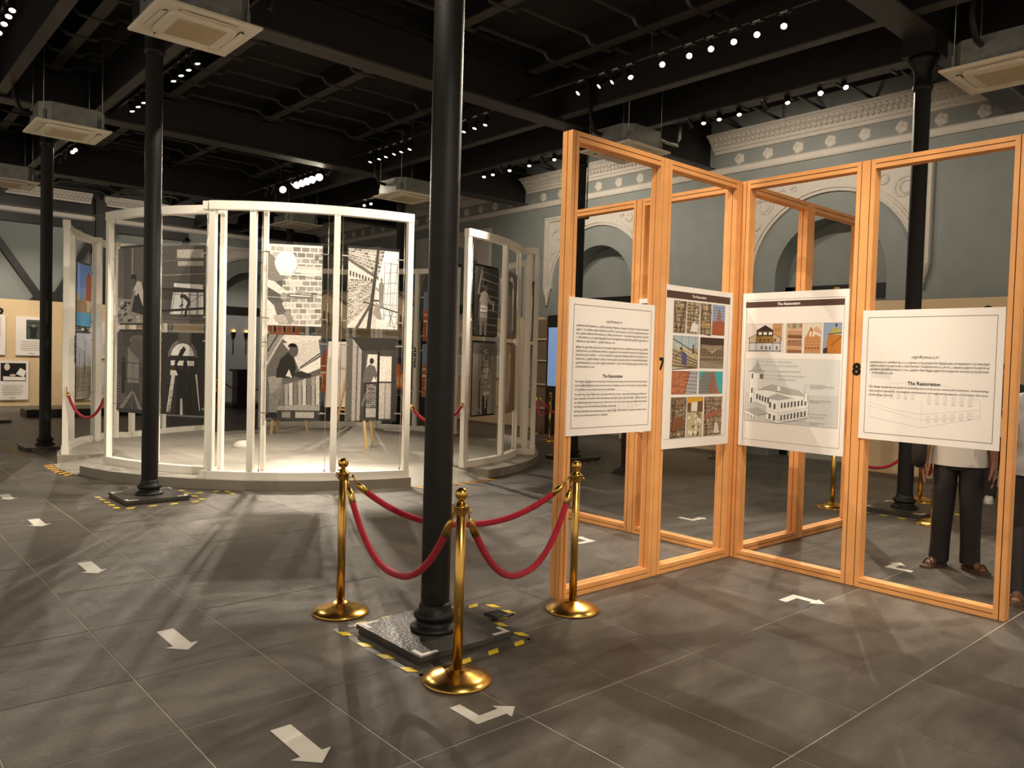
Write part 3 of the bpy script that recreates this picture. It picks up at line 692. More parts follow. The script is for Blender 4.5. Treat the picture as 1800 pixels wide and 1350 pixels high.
# poster 2: eleven site photographs
t, p = poster((4.55, 3.478, .92), (1, 0, 0), .845, 1.19, 'tall poster of eleven site photographs under a brown heading bar')
BR = '513a33'
p.line(.945, .06, .945, .93, .002, .3); p.line(.02, .06, .945, .06, .002, .3)
p.rect(.0, .922, .955, .967, BR); p.text('The Restoration', .47, .938, .027, .93, 'CENTER', offset=.0005)
pm = p; p = PR(.845, 1.19, .00004)
def site(x0, y0, x1, y1, kind):
    W = lambda u: x0+(x1-x0)*u
    Hh = lambda v: y0+(y1-y0)*v
    rn = random.Random(kind*17+3); p.k = 12
    base = {0: '9a8468', 1: 'b9a98c', 2: 'a8977c', 3: '8ea3c6', 4: 'a99878', 5: '7d6a55', 6: 'b9b7bd', 7: '39a6ad', 8: '8a735a', 9: 'b8a887', 10: '9b8168'}[kind]
    p.rect(x0, y0, x1, y1, base); p.up()
    def q(pts, c, l=True): p.poly([(W(min(1, max(0, a))), Hh(min(1, max(0, b)))) for a, b in pts], c, l)
    def ln(a, b, c, d, t, k): p.line(W(a), Hh(b), W(c), Hh(d), t, k)
    if kind in (0, 1, 2, 8, 10):
        for i in range(9):
            v = i/9+rn.random()*.05; ln(0, v, 1, min(1, v+rn.uniform(-.08, .08)), .007, rn.choice(('5b4530', '6e5840', '3f3022')))
        for i in range(70):
            a, b = rn.random()*.94, rn.random()*.95; e = rn.uniform(.03, .10); g = rn.uniform(.015, .04); sk = rn.uniform(-.03, .03); q([(a, b), (a+e, b+sk), (a+e, b+g+sk), (a, b+g)], rn.choice(('d8cdb4', 'c4b597', '6b563e', '8e7a5c', 'e2dccb', '544230')))
        for i in range(14): a, b = rn.random(), rn.random(); ln(a, b, min(1, max(0, a+rn.uniform(-.35, .35))), min(1, b+rn.uniform(.1, .3)), .0028, rn.choice(('3f3022', '6e5840', 'cdbf9f')))
        for i in range(6): a = rn.random(); ln(a, 0, min(1, max(0, a+rn.uniform(-.5, .5))), 1, .005, rn.choice(('4a3826', '7a6347')))
        if kind == 2:
            for i in range(8): ln(.1+.1*i, .22, .1+.1*i, .38, .008, 'c7a15f')
        if kind == 8: q([(.1, .15), (.85, .25), (.8, .52), (.12, .5)], '7a4a2c')
        if kind == 10: q([(0, .42), (1, .56), (1, .68), (0, .55)], '9c5f46'); q([(.55, .05), (.9, .05), (.75, .33), (.6, .33)], 'cfc7b8')
        if kind == 1: q([(.25, .05), (.9, .05), (.9, .3), (.4, .35)], 'd9d5cb')
    elif kind == 3:
        q([(0, 0), (1, 0), (1, .45), (.7, .5), (0, .44)], 'a0532f'); q([(.35, .45), (.68, .45), (.66, .7), (.52, .9), (.38, .7)], 'a4694a'); q([(.42, .66), (.62, .66), (.52, .9)], '8c7a72')
        for i in range(6): ln(.1+.15*i, .3, .12+.15*i, .95, .003, '5c5450'); ln(.02, .45+.09*i, .98, .42+.1*i, .003, '5c5450')
    elif kind == 4:
        q([(0, .6), (1, .62), (1, 1), (0, 1)], 'a8b6ba')
        for i in range(9): ln(.0, .9-.12*i, 1, max(0, .45-.08*i), .008, rn.choice(('6e5a40', '58452f', 'd0bf97')))
        q([(.38, .1), (.55, .06), (.56, .42), (.36, .55), (.3, .5)], '4b4a6e'); q([(.3, .5), (.36, .55), (.1, .35), (.12, .3)], '5a4a3a'); p.ell(W(.33), Hh(.6), .018, .011, '2b211c')
        q([(.76, .45), (.84, .45), (.83, .75), (.78, .75)], '4a4752')
        for i in range(4): ln(.1+.27*i, .2, .06+.27*i, 1, .005, '7e8a80')
    elif kind == 5:
        q([(0, .72), (1, .78), (1, 1), (0, 1)], '3c2e26')
        for i in range(8): ln(.06+.13*i, .1, .06+.13*i, .85, .004, '4a3b2f'); ln(0, .2+.08*i, 1, .22+.07*i, .004, rn.choice(('4a3b2f', 'a89678')))
        for i in range(6): ln(.1+.16*i, .75, .5, .5, .006, 'b4a284')
        q([(0, 0), (1, 0), (1, .14), (0, .2)], '8d8170')
    elif kind == 6:
        q([(0, 0), (.55, 0), (.72, 1), (0, 1)], 'a9673f')
        p.bricks([(W(0), Hh(.02)), (W(.54), Hh(.02)), (W(.7), Hh(.98)), (W(0), Hh(.98))], 11, 6, hexc('98563a'), hexc('bb7b55'))
        for i in range(6): ln(.55+.08*i, 0, .68+.07*i, 1, .004, '47474e'); ln(.5, .12+.16*i, 1, .05+.17*i, .004, '47474e')
    elif kind == 7:
        q([(0, 0), (.52, 0), (.5, 1), (.2, 1), (0, .6)], '7e8480'); q([(.35, 0), (.88, 0), (.62, 1), (.5, 1)], 'a06a52')
        for i in range(7): ln(.02+.1*i, 0, .2+.08*i, 1, .004, '4d544f'); ln(.05, .1+.13*i, .8-.03*i, .14+.12*i, .004, '5b5f59')
    elif kind == 9:
        q([(0, .62), (1, .62), (1, 1), (0, 1)], '6d4a26'); q([(.25, .64), (.65, .64), (.65, .95), (.25, .95)], 'd9d6cf'); q([(.02, .85), (.98, .9), (.98, 1), (.02, 1)], 'cf9d2e')
        for i in range(26):
            a, b = rn.random()*.85, rn.random()*.55; q([(a, b), (a+.15, b+.02), (a+.12, b+.1), (a+.02, b+.07)], rn.choice(('d9d0bf', 'b49d78', '8d7758', 'e5dfd2', '6a5640')))
    p.frame(x0, y0, x1, y1, .0016, .35)
k = 0
for x0, x1 in ((.105, .275), (.295, .475), (.495, .66), (.68, .875)): site(x0, .715, x1, .91, k); k += 1
for x0, x1 in ((.105, .475), (.505, .875)): site(x0, .50, x1, .695, k); k += 1
for x0, x1 in ((.105, .475), (.505, .875)): site(x0, .335, x1, .478, k); k += 1
for x0, x1 in ((.105, .325), (.345, .575), (.60, .875)): site(x0, .065, x1, .315, k); k += 1
p.build('photo_prints', (4.55, 3.478, .92), (1, 0, 0), (0, 0, 1), t, m_site); pm.build('print', (4.55, 3.478, .92), (1, 0, 0), (0, 0, 1), t, m_print)

# poster 3: section, details and the axonometric drawing
t, p = poster((5.478, 3.44, .91), (0, -1, 0), .855, 1.20, 'tall poster with a grey line drawing of a building and four small pictures')
p.frame(.045, .045, .965, .955, .002, .3)
p.rect(.035, .905, .965, .943, BR); p.text('The Restoration', .46, .917, .028, .93, 'CENTER', offset=.0009)
x0, x1, y0, y1 = .055, .425, .62, .80
p.rect(x0, y0, x1, y1, 'd9ccc6'); X = lambda u: x0+(x1-x0)*u; Y = lambda v: y0+(y1-y0)*v
p.rect(X(.70), Y(.35), X(.95), Y(1), 'b98a5c'); p.rect(X(.78), Y(.75), X(.80), Y(.83), '5a4230'); p.rect(X(.86), Y(.75), X(.88), Y(.83), '5a4230')
p.rect(X(.08), Y(.03), X(.92), Y(.32), 'c6c4c6'); p.rect(X(.27), Y(.32), X(.72), Y(.55), '8f6f35'); p.rect(X(.27), Y(.55), X(.72), Y(.75), '43362a')
p.poly([(X(.25), Y(.75)), (X(.74), Y(.75)), (X(.5), Y(.95))], '2f2721')
for u in (.32, .46, .60): p.rect(X(u), Y(.60), X(u+.09), Y(.70), 'd8d2c2')
p.poly([(X(.06), Y(.5)), (X(.27), Y(.62)), (X(.27), Y(.3)), (X(.08), Y(.3))], 'b9a58c'); p.poly([(X(.72), Y(.62)), (X(.93), Y(.5)), (X(.92), Y(.3)), (X(.72), Y(.3))], 'b9a58c')
for u in (.08, .27, .72, .92): p.line(X(u), Y(.03), X(u), Y(.5), .004, '2a2420')
p.line(X(.06), Y(.31), X(.94), Y(.31), .004, '2a2420'); p.line(X(.06), Y(.03), X(.94), Y(.03), .005, '2a2420'); p.line(X(.05), Y(.48), X(.27), Y(.63), .003, '2a2420'); p.line(X(.72), Y(.63), X(.95), Y(.48), .003, '2a2420')
for u in (.4, .52, .62, .8): p.rect(X(u), Y(.08), X(u+.05), Y(.2), '6b6a70'); p.rect(X(u-.05), Y(.36), X(u), Y(.46), '6e3f24')
p.frame(x0, y0, x1, y1, .0012, .7)
def mini(x0, x1, kind):
    p.k = 20; y0, y1 = .615, .80; X = lambda u: x0+(x1-x0)*u; Y = lambda v: y0+(y1-y0)*v
    p.rect(x0, y0, x1, y1, {0: 'cbb592', 1: 'd9cbb5', 2: '8e9db5'}[kind])
    if kind == 0:
        p.rect(X(.1), Y(0), X(.98), Y(1), 'b08862')
        for i, c in enumerate(('8a5f45', 'c49a78', '9a7050', 'c7a684', '7a4d38', 'b78e6c', 'c9a583', 'a27a5c')): p.poly([(X(.1), Y(i/8)), (X(.98), Y(i/8-.02 if i else 0)), (X(.98), Y(i/8+.09)), (X(.1), Y(i/8+.11))], c)
        for i in range(7): p.ell(X(.17+.12*i), Y(.4), .007, .008, '6b4430')
        p.rect(X(.2), Y(.82), X(.8), Y(1), '9aa38c'); p.rect(X(.4), Y(.82), X(.6), Y(1), 'a86a4c')
    if kind == 1:
        p.poly([(X(.05), Y(0)), (X(.95), Y(0)), (X(.95), Y(.55)), (X(.62), Y(.62)), (X(.4), Y(.88)), (X(.16), Y(.6)), (X(.05), Y(.5))], 'c08a58'); p.poly([(X(.45), Y(.75)), (X(.98), Y(.62)), (X(.98), Y(.72)), (X(.7), Y(.9))], 'c9a486')
        p.poly([(X(.2), Y(.62)), (X(.4), Y(.88)), (X(.55), Y(.66)), (X(.4), Y(.8))], '9a5a38')
        for u in (.32, .5): p.rect(X(u), Y(.55), X(u+.1), Y(.72), 'e6d6bf')
        for i in range(5): p.line(X(.05), Y(.08+.1*i), X(.95), Y(.09+.1*i), .002, '8f5f3c'); p.ell(X(.15+.17*i), Y(.14), .009, .01, '7a4a2e', a0=0, a1=180)
    if kind == 2:
        p.poly([(X(.2), Y(0)), (X(1), Y(0)), (X(1), Y(.6)), (X(.3), Y(.62)), (X(.2), Y(.4))], 'b8742e'); p.ell(X(.68), Y(.63), .05, .04, 'a8a05c', a0=0, a1=180); p.ell(X(.7), Y(.92), .009, .008, '2c2118'); p.line(X(.7), Y(.78), X(.7), Y(.92), .003, '2c2118')
        p.poly([(X(.02), Y(0)), (X(.25), Y(0)), (X(.25), Y(.2)), (X(.02), Y(.15))], '4a2a18'); p.line(X(.25), Y(.62), X(1), Y(.68), .006, '5c3018')
        for i in range(6): p.rect(X(.48+.09*i), Y(.26+.05*i), X(.53+.09*i), Y(.31+.05*i), '4a2814')
    p.frame(x0, y0, x1, y1, .001, .6)
mini(.445, .60, 0); mini(.615, .775, 1); mini(.79, .95, 2)
x0, x1, y0, y1 = .065, .945, .165, .575; p.k = 20
p.rect(x0, y0, x1, y1, 'd6d5d1'); p.rect(x0, y0, x1, y0+.19, 'c9c8c4'); p.frame(x0, y0, x1, y1, .001, .5)
X = lambda u: x0+(x1-x0)*u; Y = lambda v: y0+(y1-y0)*v
WHT = (.93, .92, .90); RF = (.70, .69, .67); LN = (.32, .31, .30)
def face(pts, c, out=True):
    q = [(X(a), Y(b)) for a, b in pts]; p.poly(q, c)
    if out:
        for a, b in zip(q, q[1:]+q[:1]): p.line(*a, *b, .0011, LN)
face([(.04, .30), (.14, .30), (.14, .82), (.05, .80)], WHT); face([(.14, .30), (.2, .31), (.2, .80), (.14, .82)], (.86, .85, .83)); face([(.02, .80), (.14, .83), (.22, .79), (.12, .77)], RF)
face([(.07, .82), (.18, .81), (.125, .95)], RF); p.line(X(.125), Y(.95), X(.125), Y(.99), .002, LN)
for u, v in ((.065, .68), (.16, .68), (.18, .68), (.065, .45), (.06, .30)): p.rect(X(u), Y(v), X(u+.016), Y(v+.08), LN)
face([(.10, .32), (.30, .22), (.30, .50), (.10, .52)], WHT); face([(.30, .22), (.66, .30), (.66, .44), (.30, .50)], WHT)
face([(.16, .52), (.30, .60), (.60, .52), (.66, .44), (.45, .46), (.30, .50)], RF); face([(.24, .38), (.36, .46), (.52, .40), (.40, .36)], RF)
face([(.24, .20), (.38, .14), (.38, .36), (.24, .38)], WHT); face([(.38, .14), (.70, .26), (.70, .40), (.52, .40), (.38, .36)], WHT)
face([(.24, .05), (.38, .0), (.38, .16), (.24, .20)], WHT); face([(.38, .0), (.70, .12), (.70, .28), (.38, .16)], (.88, .87, .85))
face([(.0, .17), (.12, .10), (.28, .14), (.14, .22)], RF); face([(.0, .17), (.12, .10), (.12, .06), (.0, .13)], WHT)
for u in (.01, .05, .09, .13): p.rect(X(u), Y(.02+.0*u), X(u+.012), Y(.12), WHT); p.line(X(u), Y(.03), X(u), Y(.12), .001, LN)
for i in range(5):
    p.rect(X(.13+.032*i), Y(.36-.014*i), X(.147+.032*i), Y(.44-.014*i), LN)
for i in range(8):
    u = .41+.036*i; p.rect(X(u), Y(.24+.010*i), X(u+.016), Y(.32+.010*i), LN); p.rect(X(u), Y(.05+.013*i), X(u+.015), Y(.12+.013*i), LN); p.ell(X(u+.008), Y(.12+.013*i), .0066, .006, LN, a0=0, a1=180)
for u, v in ((.28, .24), (.33, .22), (.28, .06), (.33, .04)): p.rect(X(u), Y(v), X(u+.02), Y(v+.08), LN)
face([(.36, .50), (.40, .50), (.40, .56), (.38, .60), (.36, .56)], WHT); face([(.66, .36), (.69, .36), (.69, .48), (.675, .50), (.66, .48)], WHT); face([(.15, .50), (.2, .53), (.18, .57)], WHT)
LB = [(.12, .955, .34, .955, 'SPIRE FINIAL RESTORATION'), (.125, .90, .34, .895, 'MANGALORE TILE ROOF RESTORATION'), (.13, .82, .34, .81, 'LIME PLASTER BANDS & MOTIF RESTORATION'), (.19, .745, .34, .74, 'EXPOSED BRICK FACADE CLEANING & RESTORATION'), (.19, .69, .34, .685, 'LOUVERED WINDOW RESTORATION'),
      (.66, .40, .66, .62, ''), (.66, .62, .70, .62, 'GUTTERS TO BE RESTORED;\nNEW CAST IRON RAINWATER DOWNTAKE\nPIPES TO BE INSTALLED'), (.69, .38, .70, .385, 'DAMAGED DECORATIVE BRICK WORK\nTO BE RESTORED'), (.6, .19, .70, .185, 'NEW DOORS TO BE INSTALLED'), (.5, .16, .70, .135, 'WINDOWS RESTORATION'), (.30, .05, .70, .055, 'TERRACE WATERPROOFING\nTO BE REDONE')]
for a, b, c, d, s in LB:
    p.line(X(a), Y(b), X(c), Y(d), .0011, LN)
    if s: p.text(s, X(c+.015), Y(d)-.003, .0092, .2, spacing=1.2)
p.build('print', (5.478, 3.44, .91), (0, -1, 0), (0, 0, 1), t, m_print)
# backs of the posters hung on the far arms
for O, U, w, h, lb in (((5.478, 4.49, .92), (0, -1, 0), .86, 1.19, 'mostly hidden poster with a brown heading bar, behind the poster of site photographs'),):
    t, p = poster(O, U, w, h, lb); p.rect(.03, .93, .97, .965, BR); p.frame(.04, .05, .96, .95, .002, .3); p.build('print', O, U, (0, 0, 1), t, m_print)

# ------------------------------------------------------------------ brass stands and velvet ropes
ST = []
def make_stanchion():
    t = thing('brass_stanchion', (0, 0, 0), '-', 'stanchion', 'brass rope stands')
    MB().lathe([(.166, 0), (.168, .006), (.166, .014), (.12, .034), (.075, .05), (.045, .058), (.04, .062)], n=48).build('base', m_brass, t)
    MB().lathe([(.024, .055), (.0235, .83)], n=24).build('pole', m_brass, t)
    c = MB().lathe([(.026, .80), (.03, .81), (.03, .835), (.041, .838), (.041, .843), (.03, .846), (.021, .86), (.016, .868)], n=24).build('collar', m_brass, t)
    for k in range(4):
        a = k*math.pi/2+.4; MB().tube([(.035*math.cos(a), .035*math.sin(a), .83), (.05*math.cos(a), .05*math.sin(a), .825), (.052*math.cos(a), .052*math.sin(a), .812)], .004, 6).build('hook_ring', m_brass, c)
    MB().ball((0, 0, .898), .031, 10).build('finial', m_brass, t)
    return t
st0 = make_stanchion(); used = [False]
def stanchion(x, y, label, z=0):
    o = st0 if not used[0] else copy_tree(st0)
    used[0] = True; o.location = (x, y, z); o['label'] = label; return o
S1, S2, S3 = (2.282, 2.909), (2.333, 4.121), (3.491, 3.310)
stanchion(*S1, 'brass rope stand in front of the nearest iron column'); stanchion(*S2, 'brass rope stand left of the nearest iron column'); stanchion(*S3, 'brass rope stand before the left end of the orange frame')
def rope(a, b, sag, label, z0=.80, z1=.80, r=.0185, out=.055):
    a = Vector((*a, z0)); b = Vector((*b, z1)); d = (b-a); d.z = 0; u = d.normalized(); a = a+u*out; b = b-u*out
    t = thing('velvet_rope', ((a.x+b.x)/2, (a.y+b.y)/2, min(z0, z1)-sag), label, 'rope', 'red velvet ropes')
    N = 26; L = (b-a).length; pts = []
    for i in range(N+1):
        s = i/N; p = a+(b-a)*s; w = abs(2*s-1); p.z -= sag*(1-w**2.3); pts.append(p)
    # leave the ends for the brass ferrules
    MB().tube([pts[1]*.4+pts[2]*.6]+pts[2:-2]+[pts[-2]*.4+pts[-3]*.6], r, 12).build('rope_body', m_velvet, t)
    for q in (pts[:4], pts[::-1][:4]):
        MB().tube([q[0]*.55+q[1]*.45, q[0]*.25+q[1]*.75, q[1], q[1]*.2+q[2]*.8], [.007, .015, .0195, .0205], 12).build('ferrule', m_brass, t)
        c = q[0]; MB().tube([c+Vector((0, 0, .012)), c+u*.0+Vector((0, 0, .03)), q[0]*.7+q[1]*.3+Vector((0, 0, .012)), q[0]*.5+q[1]*.5], .0055, 6).build('snap_hook', m_brass, t)
    return t
rope(S2, S1, .425, 'red velvet rope hanging left of the nearest column, in front of it'); rope(S1, S3, .425, 'red velvet rope between the front and right brass stands'); rope(S2, S3, .27, 'shallow red velvet rope running behind the nearest column')
# ropes and stands farther off
for x, y, lb in ((8.36, 4.04, 'brass stand seen through the inner right orange bay'), (9.64, 3.61, 'brass stand right behind the column at the right'), (8.34, 2.99, 'brass stand beside the legs of the person in black trousers'),
                 (11.1, 11.75, 'brass stand by the brown cabinet at the right wall'), (10.3, 10.5, 'brass stand before the beige wall panel right of the platform')):
    stanchion(x, y, lb)
rope((8.36, 4.04), (9.64, 3.61), .38, 'red rope at the column behind the right poster'); rope((11.1, 11.75), (10.3, 10.5), .40, 'slack red rope right of the round platform'); rope((11.1, 11.75), (11.0, 9.6), .40, 'red rope running behind the left orange post'); rope((8.34, 2.99), (9.64, 3.61), .38, 'red rope behind the person in black trousers')
stanchion(9.5, 20.6, 'brass stand before the far left arch'); stanchion(8.0, 21.0, 'farthest brass stand by the black pedestal'); rope((9.5, 20.6), (8.0, 21.0), .35, 'far red rope across the left arch')
rope((10.6, 19.5), (9.5, 20.6), .35, 'far red rope leading to the right of the arch'); stanchion(10.6, 19.5, 'far brass stand behind the platform rear')

# ------------------------------------------------------------------ round platform
C = Vector((5.76, 11.05)); RP = 3.47; PZ = .11
UN = (0, 90, -90, 180)                         # the four curved frames turn about the centre
GAPS = (-89, -179, 1, 91)                # entrances with ramps
def pol(r, a, z=0): return (C.x+r*math.cos(R(a)), C.y+r*math.sin(R(a)), z)
plat = thing('round_platform', (C.x, C.y, 0), 'low round grey platform with ramps, under the curved white frames', 'platform')
hw = {-89: 10, -179: 9, 1: 10, 91: 10}
def gap_of(a):
    for g in GAPS:
        for s in (-360, 0, 360):
            if abs(a-g-s) < hw[g]: return g
    return None
RAMP = .75
mb = MB(); top = []; n = 180
deck = MB(); ris = MB(); angs = [-180+2*k for k in range(181)]
cuts = sorted(set(angs+[((g+s*hw[g]+180) % 360)-180 for g in GAPS for s in (-1, 1)]))
for a, b in zip(cuts, cuts[1:]):
    g = gap_of((a+b)/2); ro = RP-RAMP if g is not None else RP
    deck.add([(C.x, C.y, PZ), pol(ro, a, PZ), pol(ro, b, PZ)], [(0, 1, 2)])
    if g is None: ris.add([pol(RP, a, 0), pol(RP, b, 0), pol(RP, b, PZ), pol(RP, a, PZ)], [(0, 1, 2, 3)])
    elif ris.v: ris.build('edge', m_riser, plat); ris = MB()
deck.build('deck', m_platform, plat)
if ris.v: ris.build('edge', m_riser, plat)
for g in GAPS:
    a, b = g-hw[g], g+hw[g]; mb = MB(); N = 8
    for k in range(N):
        u = a+(b-a)*k/N; v = a+(b-a)*(k+1)/N
        mb.add([pol(RP-RAMP, u, PZ), pol(RP-RAMP, v, PZ), pol(RP+.04, v, .003), pol(RP+.04, u, .003)], [(0, 1, 2, 3)])
    mb.build('ramp', m_platform, plat)
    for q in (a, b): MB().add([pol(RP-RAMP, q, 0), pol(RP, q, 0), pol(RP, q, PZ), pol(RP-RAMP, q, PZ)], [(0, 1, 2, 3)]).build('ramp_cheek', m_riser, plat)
for g, lb in ((-89, 'black and yellow striped tape at the foot of the right ramp'), (-179, 'amber striped tape at the foot of the left ramp')):
    a, b = g-hw[g], g+hw[g]; n = 7; t = thing('ramp_tape', pol(RP+.07, g), lb, 'tape', 'striped ramp tapes')
    mb = MB(); N = 10
    for k in range(N): mb.add([pol(RP+.045, a+(b-a)*k/N, .002), pol(RP+.045, a+(b-a)*(k+1)/N, .002), pol(RP+.16, a+(b-a)*(k+1)/N, .002), pol(RP+.16, a+(b-a)*k/N, .002)], [(0, 1, 2, 3)])
    mb.build('tape_backing', m_blacktape, t)
    for k in range(n):
        u = a+(b-a)*(k+.1)/n; v = a+(b-a)*(k+.6)/n; e = (b-a)*.4/n
        MB().add([pol(RP+.045, u, .003), pol(RP+.045, v, .003), pol(RP+.16, v+e, .003), pol(RP+.16, u+e, .003)], [(0, 1, 2, 3)]).build('stripe', m_yorange, t)

# curved white frames; angles of the first one, the others are turned copies of the plan
RO, RI, TZ = 3.38, 3.12, 3.20
OUT = (-137.3, -129.6, -114.2, -99.7); INN = (-170.8, -153.6, -140.2)
def curved_frame(k, label):
    d = UN[k]; t = thing('curved_frame', pol(RO, -118+d, PZ), label, 'display frame', 'curved white frames on the platform')
    da = .05
    def post(r, a, name='post', w=.068, dp=.07, ins=0):
        a = R(a+d); ca, sa = math.cos(a), math.sin(a); T = Matrix(((ca, -sa, 0), (sa, ca, 0), (0, 0, 1)))
        c = (C.x+r*ca, C.y+r*sa, (PZ+TZ)/2)
        o = MB().box(c, (dp, w, TZ-PZ-.004), 0, T).build(name, m_white, t)
        for z in (PZ+.10, TZ-.11):
            q = T @ Vector((dp/2, 0, 0)); MB().lathe([(.006, 0), (.006, .002)], Vector((c[0], c[1], z))+q, 8, T=T @ Matrix(((0, 0, 1), (0, 1, 0), (-1, 0, 0)))).build('screw', m_screw, o)
        return o
    for a in OUT: post(RO, a)
    post(RO-.13, OUT[0]+1.0, w=.05); post(RO-.11, OUT[1]+1.9, w=.045)
    for a in INN: post(RI, a)
    for r, A in ((RO, OUT), (RI, INN)):
        for nm, z0, z1 in (('bottom_rail', PZ, PZ+.085), ('top_rail', TZ-.095, TZ)):
            MB().arc(C, r-.045, r+.045, R(A[0]-.55+d), R(A[-1]+.55+d), z0+.001, z1+.001, 24).build(nm, m_white, t)
    # radial step between the two arcs
    a = R(INN[2]+1.6+d); ca, sa = math.cos(a), math.sin(a)
    for z0, z1 in ((PZ, PZ+.085), (TZ-.095, TZ)):
        MB().bar((C.x+(RI-.03)*ca, C.y+(RI-.03)*sa, (z0+z1)/2), (C.x+(RO+.03)*ca, C.y+(RO+.03)*sa, (z0+z1)/2), .07, z1-z0-.004).build('step_rail', m_white, t)
    return t
frames = [curved_frame(k, lb) for k, lb in enumerate(('curved white frame at the front of the platform, behind the column', 'curved white frame right of the near column', 'curved white frame at the left end of the platform', 'curved white frame at the rear of the platform'))]
def year(k, r, a, s, lb, z=1.62):
    n = Vector((math.cos(R(a)), math.sin(R(a)), 0)); O = C.to_3d()+n*(r-.037)+Vector((0, 0, z)); U = Vector((n.y, -n.x, 0)).normalized()
    if U.cross(Vector((0, 0, 1))).dot(n) > 0: U = -U
    p = PR(1, 1)
    for i, ch in enumerate(s): p.text(ch, 0, -.10*i, .11, .08, 'CENTER', offset=.005)
    o = p.build('year_lettering', O, U, (0, 0, 1), frames[k], m_print); o['label'] = 'black vertical lettering '+s
year(2, RI, INN[1]-90, '2024', ''); year(3, RI, INN[1]+180, '2025', ''); year(3, RO, OUT[2]+180, '2025', ''); year(2, RO, OUT[2]-90, '2023', '')

# ---- photographs printed on clear acrylic, hung on thin cables in the bays
def man(p, x, y, s, c, helmet=None, arms='up'):
    p.poly([(x-.05*s, y), (x+.05*s, y), (x+.06*s, y+.16*s), (x+.03*s, y+.2*s), (x-.03*s, y+.2*s), (x-.06*s, y+.16*s)], c); p.ell(x, y+.235*s, .026*s, .03*s, c)
    p.poly([(x-.05*s, y), (x, y), (x-.005*s, y-.2*s), (x-.045*s, y-.2*s)], c); p.poly([(x+.05*s, y), (x, y), (x+.012*s, y-.2*s), (x+.05*s, y-.2*s)], c)
    if helmet is not None: p.ell(x, y+.25*s, .034*s, .024*s, helmet, a0=0, a1=180)
def scaffold(p, x0, y0, x1, y1, nx, ny, c, t=.006, seed=1):
    rn = random.Random(seed)
    for i in range(nx+1): u = x0+(x1-x0)*i/nx; p.line(u, y0, u+rn.uniform(-.01, .01), y1, t, c)
    for j in range(ny+1): v = y0+(y1-y0)*j/ny; p.line(x0, v, x1, v+rn.uniform(-.03, .03), t, c)
    for k in range(nx): p.line(x0+(x1-x0)*k/nx, y0, x0+(x1-x0)*(k+1)/nx, y1, t*.7, c)
def ph_helmet(p):
    p.rect(0, 0, 1, 1, .86); p.bricks([(.2, .0), (1, .02), (1, .98), (.05, .98)], 14, 6, .50, .80); p.rect(.35, .70, 1, .74, .78); p.rect(.4, .66, .95, .70, .86)
    p.line(.4, .62, 1, .59, .006, .35); p.line(.45, .44, 1, .39, .006, .35); p.rect(.86, .82, .93, .88, .5)
    p.poly([(0, .9), (.16, .82), (.3, .7), (.32, .58), (.2, .5), (.0, .55)], .55); p.poly([(0, .5), (.26, .56), (.3, .3), (.2, .2), (.0, .32)], .42); p.poly([(.1, .3), (.26, .28), (.38, .12), (.2, .08)], .45)
    p.poly([(.0, .56), (.12, .54), (.36, .42), (.3, .36), (.0, .47)], .85); p.poly([(.36, .6), (.44, .58), (.54, .42), (.48, .4)], .82)
    p.poly([(.25, .38), (.42, .4), (.85, .385), (.86, .35), (.42, .33), (.28, .32)], .5); p.poly([(.42, .385), (.8, .375), (.8, .365), (.42, .37)], .9); p.rect(.84, .345, .92, .39, .7); p.ell(.3, .36, .06, .05, .62)
    p.poly([(.12, .12), (.3, .14), (.42, .05), (.4, .02), (.15, .05)], .72); p.poly([(.3, .16), (.4, .18), (.5, .06), (.4, .02)], .6); p.line(0, .35, .5, .34, .004, .98); p.line(0, .12, .2, .0, .01, .95)
    p.ell(.33, .77, .215, .16, .62); p.ell(.33, .775, .205, .15, .99); p.poly([(.14, .72), (.22, .62), (.42, .61), (.5, .66), (.42, .64), (.24, .655)], .86)
def ph_scaff(p):
    p.rect(0, 0, 1, 1, .97); p.poly([(0, 0), (.62, .0), (.56, .55), (.72, 1), (0, 1)], .80)
    p.bricks([(0, .02), (.5, .35), (.5, .62), (0, .62)], 16, 6, .45, .74); p.bricks([(0, .84), (.6, .66), (.72, 1), (0, 1)], 7, 8, .4, .74); p.poly([(0, .84), (.6, .62), (.6, .66), (0, .88)], .42)
    for i in range(8): p.rect(.03+.06*i, .655-.008*i, .06+.06*i, .72-.012*i, .35)
    p.poly([(.56, 1), (.61, 1), (.46, .0), (.38, .0)], .30); p.poly([(.15, 0), (.22, 0), (.5, .33), (.46, .35)], .38); p.line(.3, .34, 1, .22, .014, .28); p.line(.5, .36, .62, .36, .02, .3)
    scaffold(p, .72, .05, .98, .85, 2, 6, .45, .005, 4); p.line(.78, .3, .95, 0, .006, .5); p.line(.95, .3, .78, 0, .006, .5)
    man(p, .66, .43, .85, .52, .75); p.poly([(.55, .54), (.62, .5), (.62, .47), (.54, .5)], .6); p.poly([(.5, .2), (.56, .34), (.62, .3), (.7, .1), (.62, .12)], .6)
    p.rect(.55, 0, .8, .12, .85)
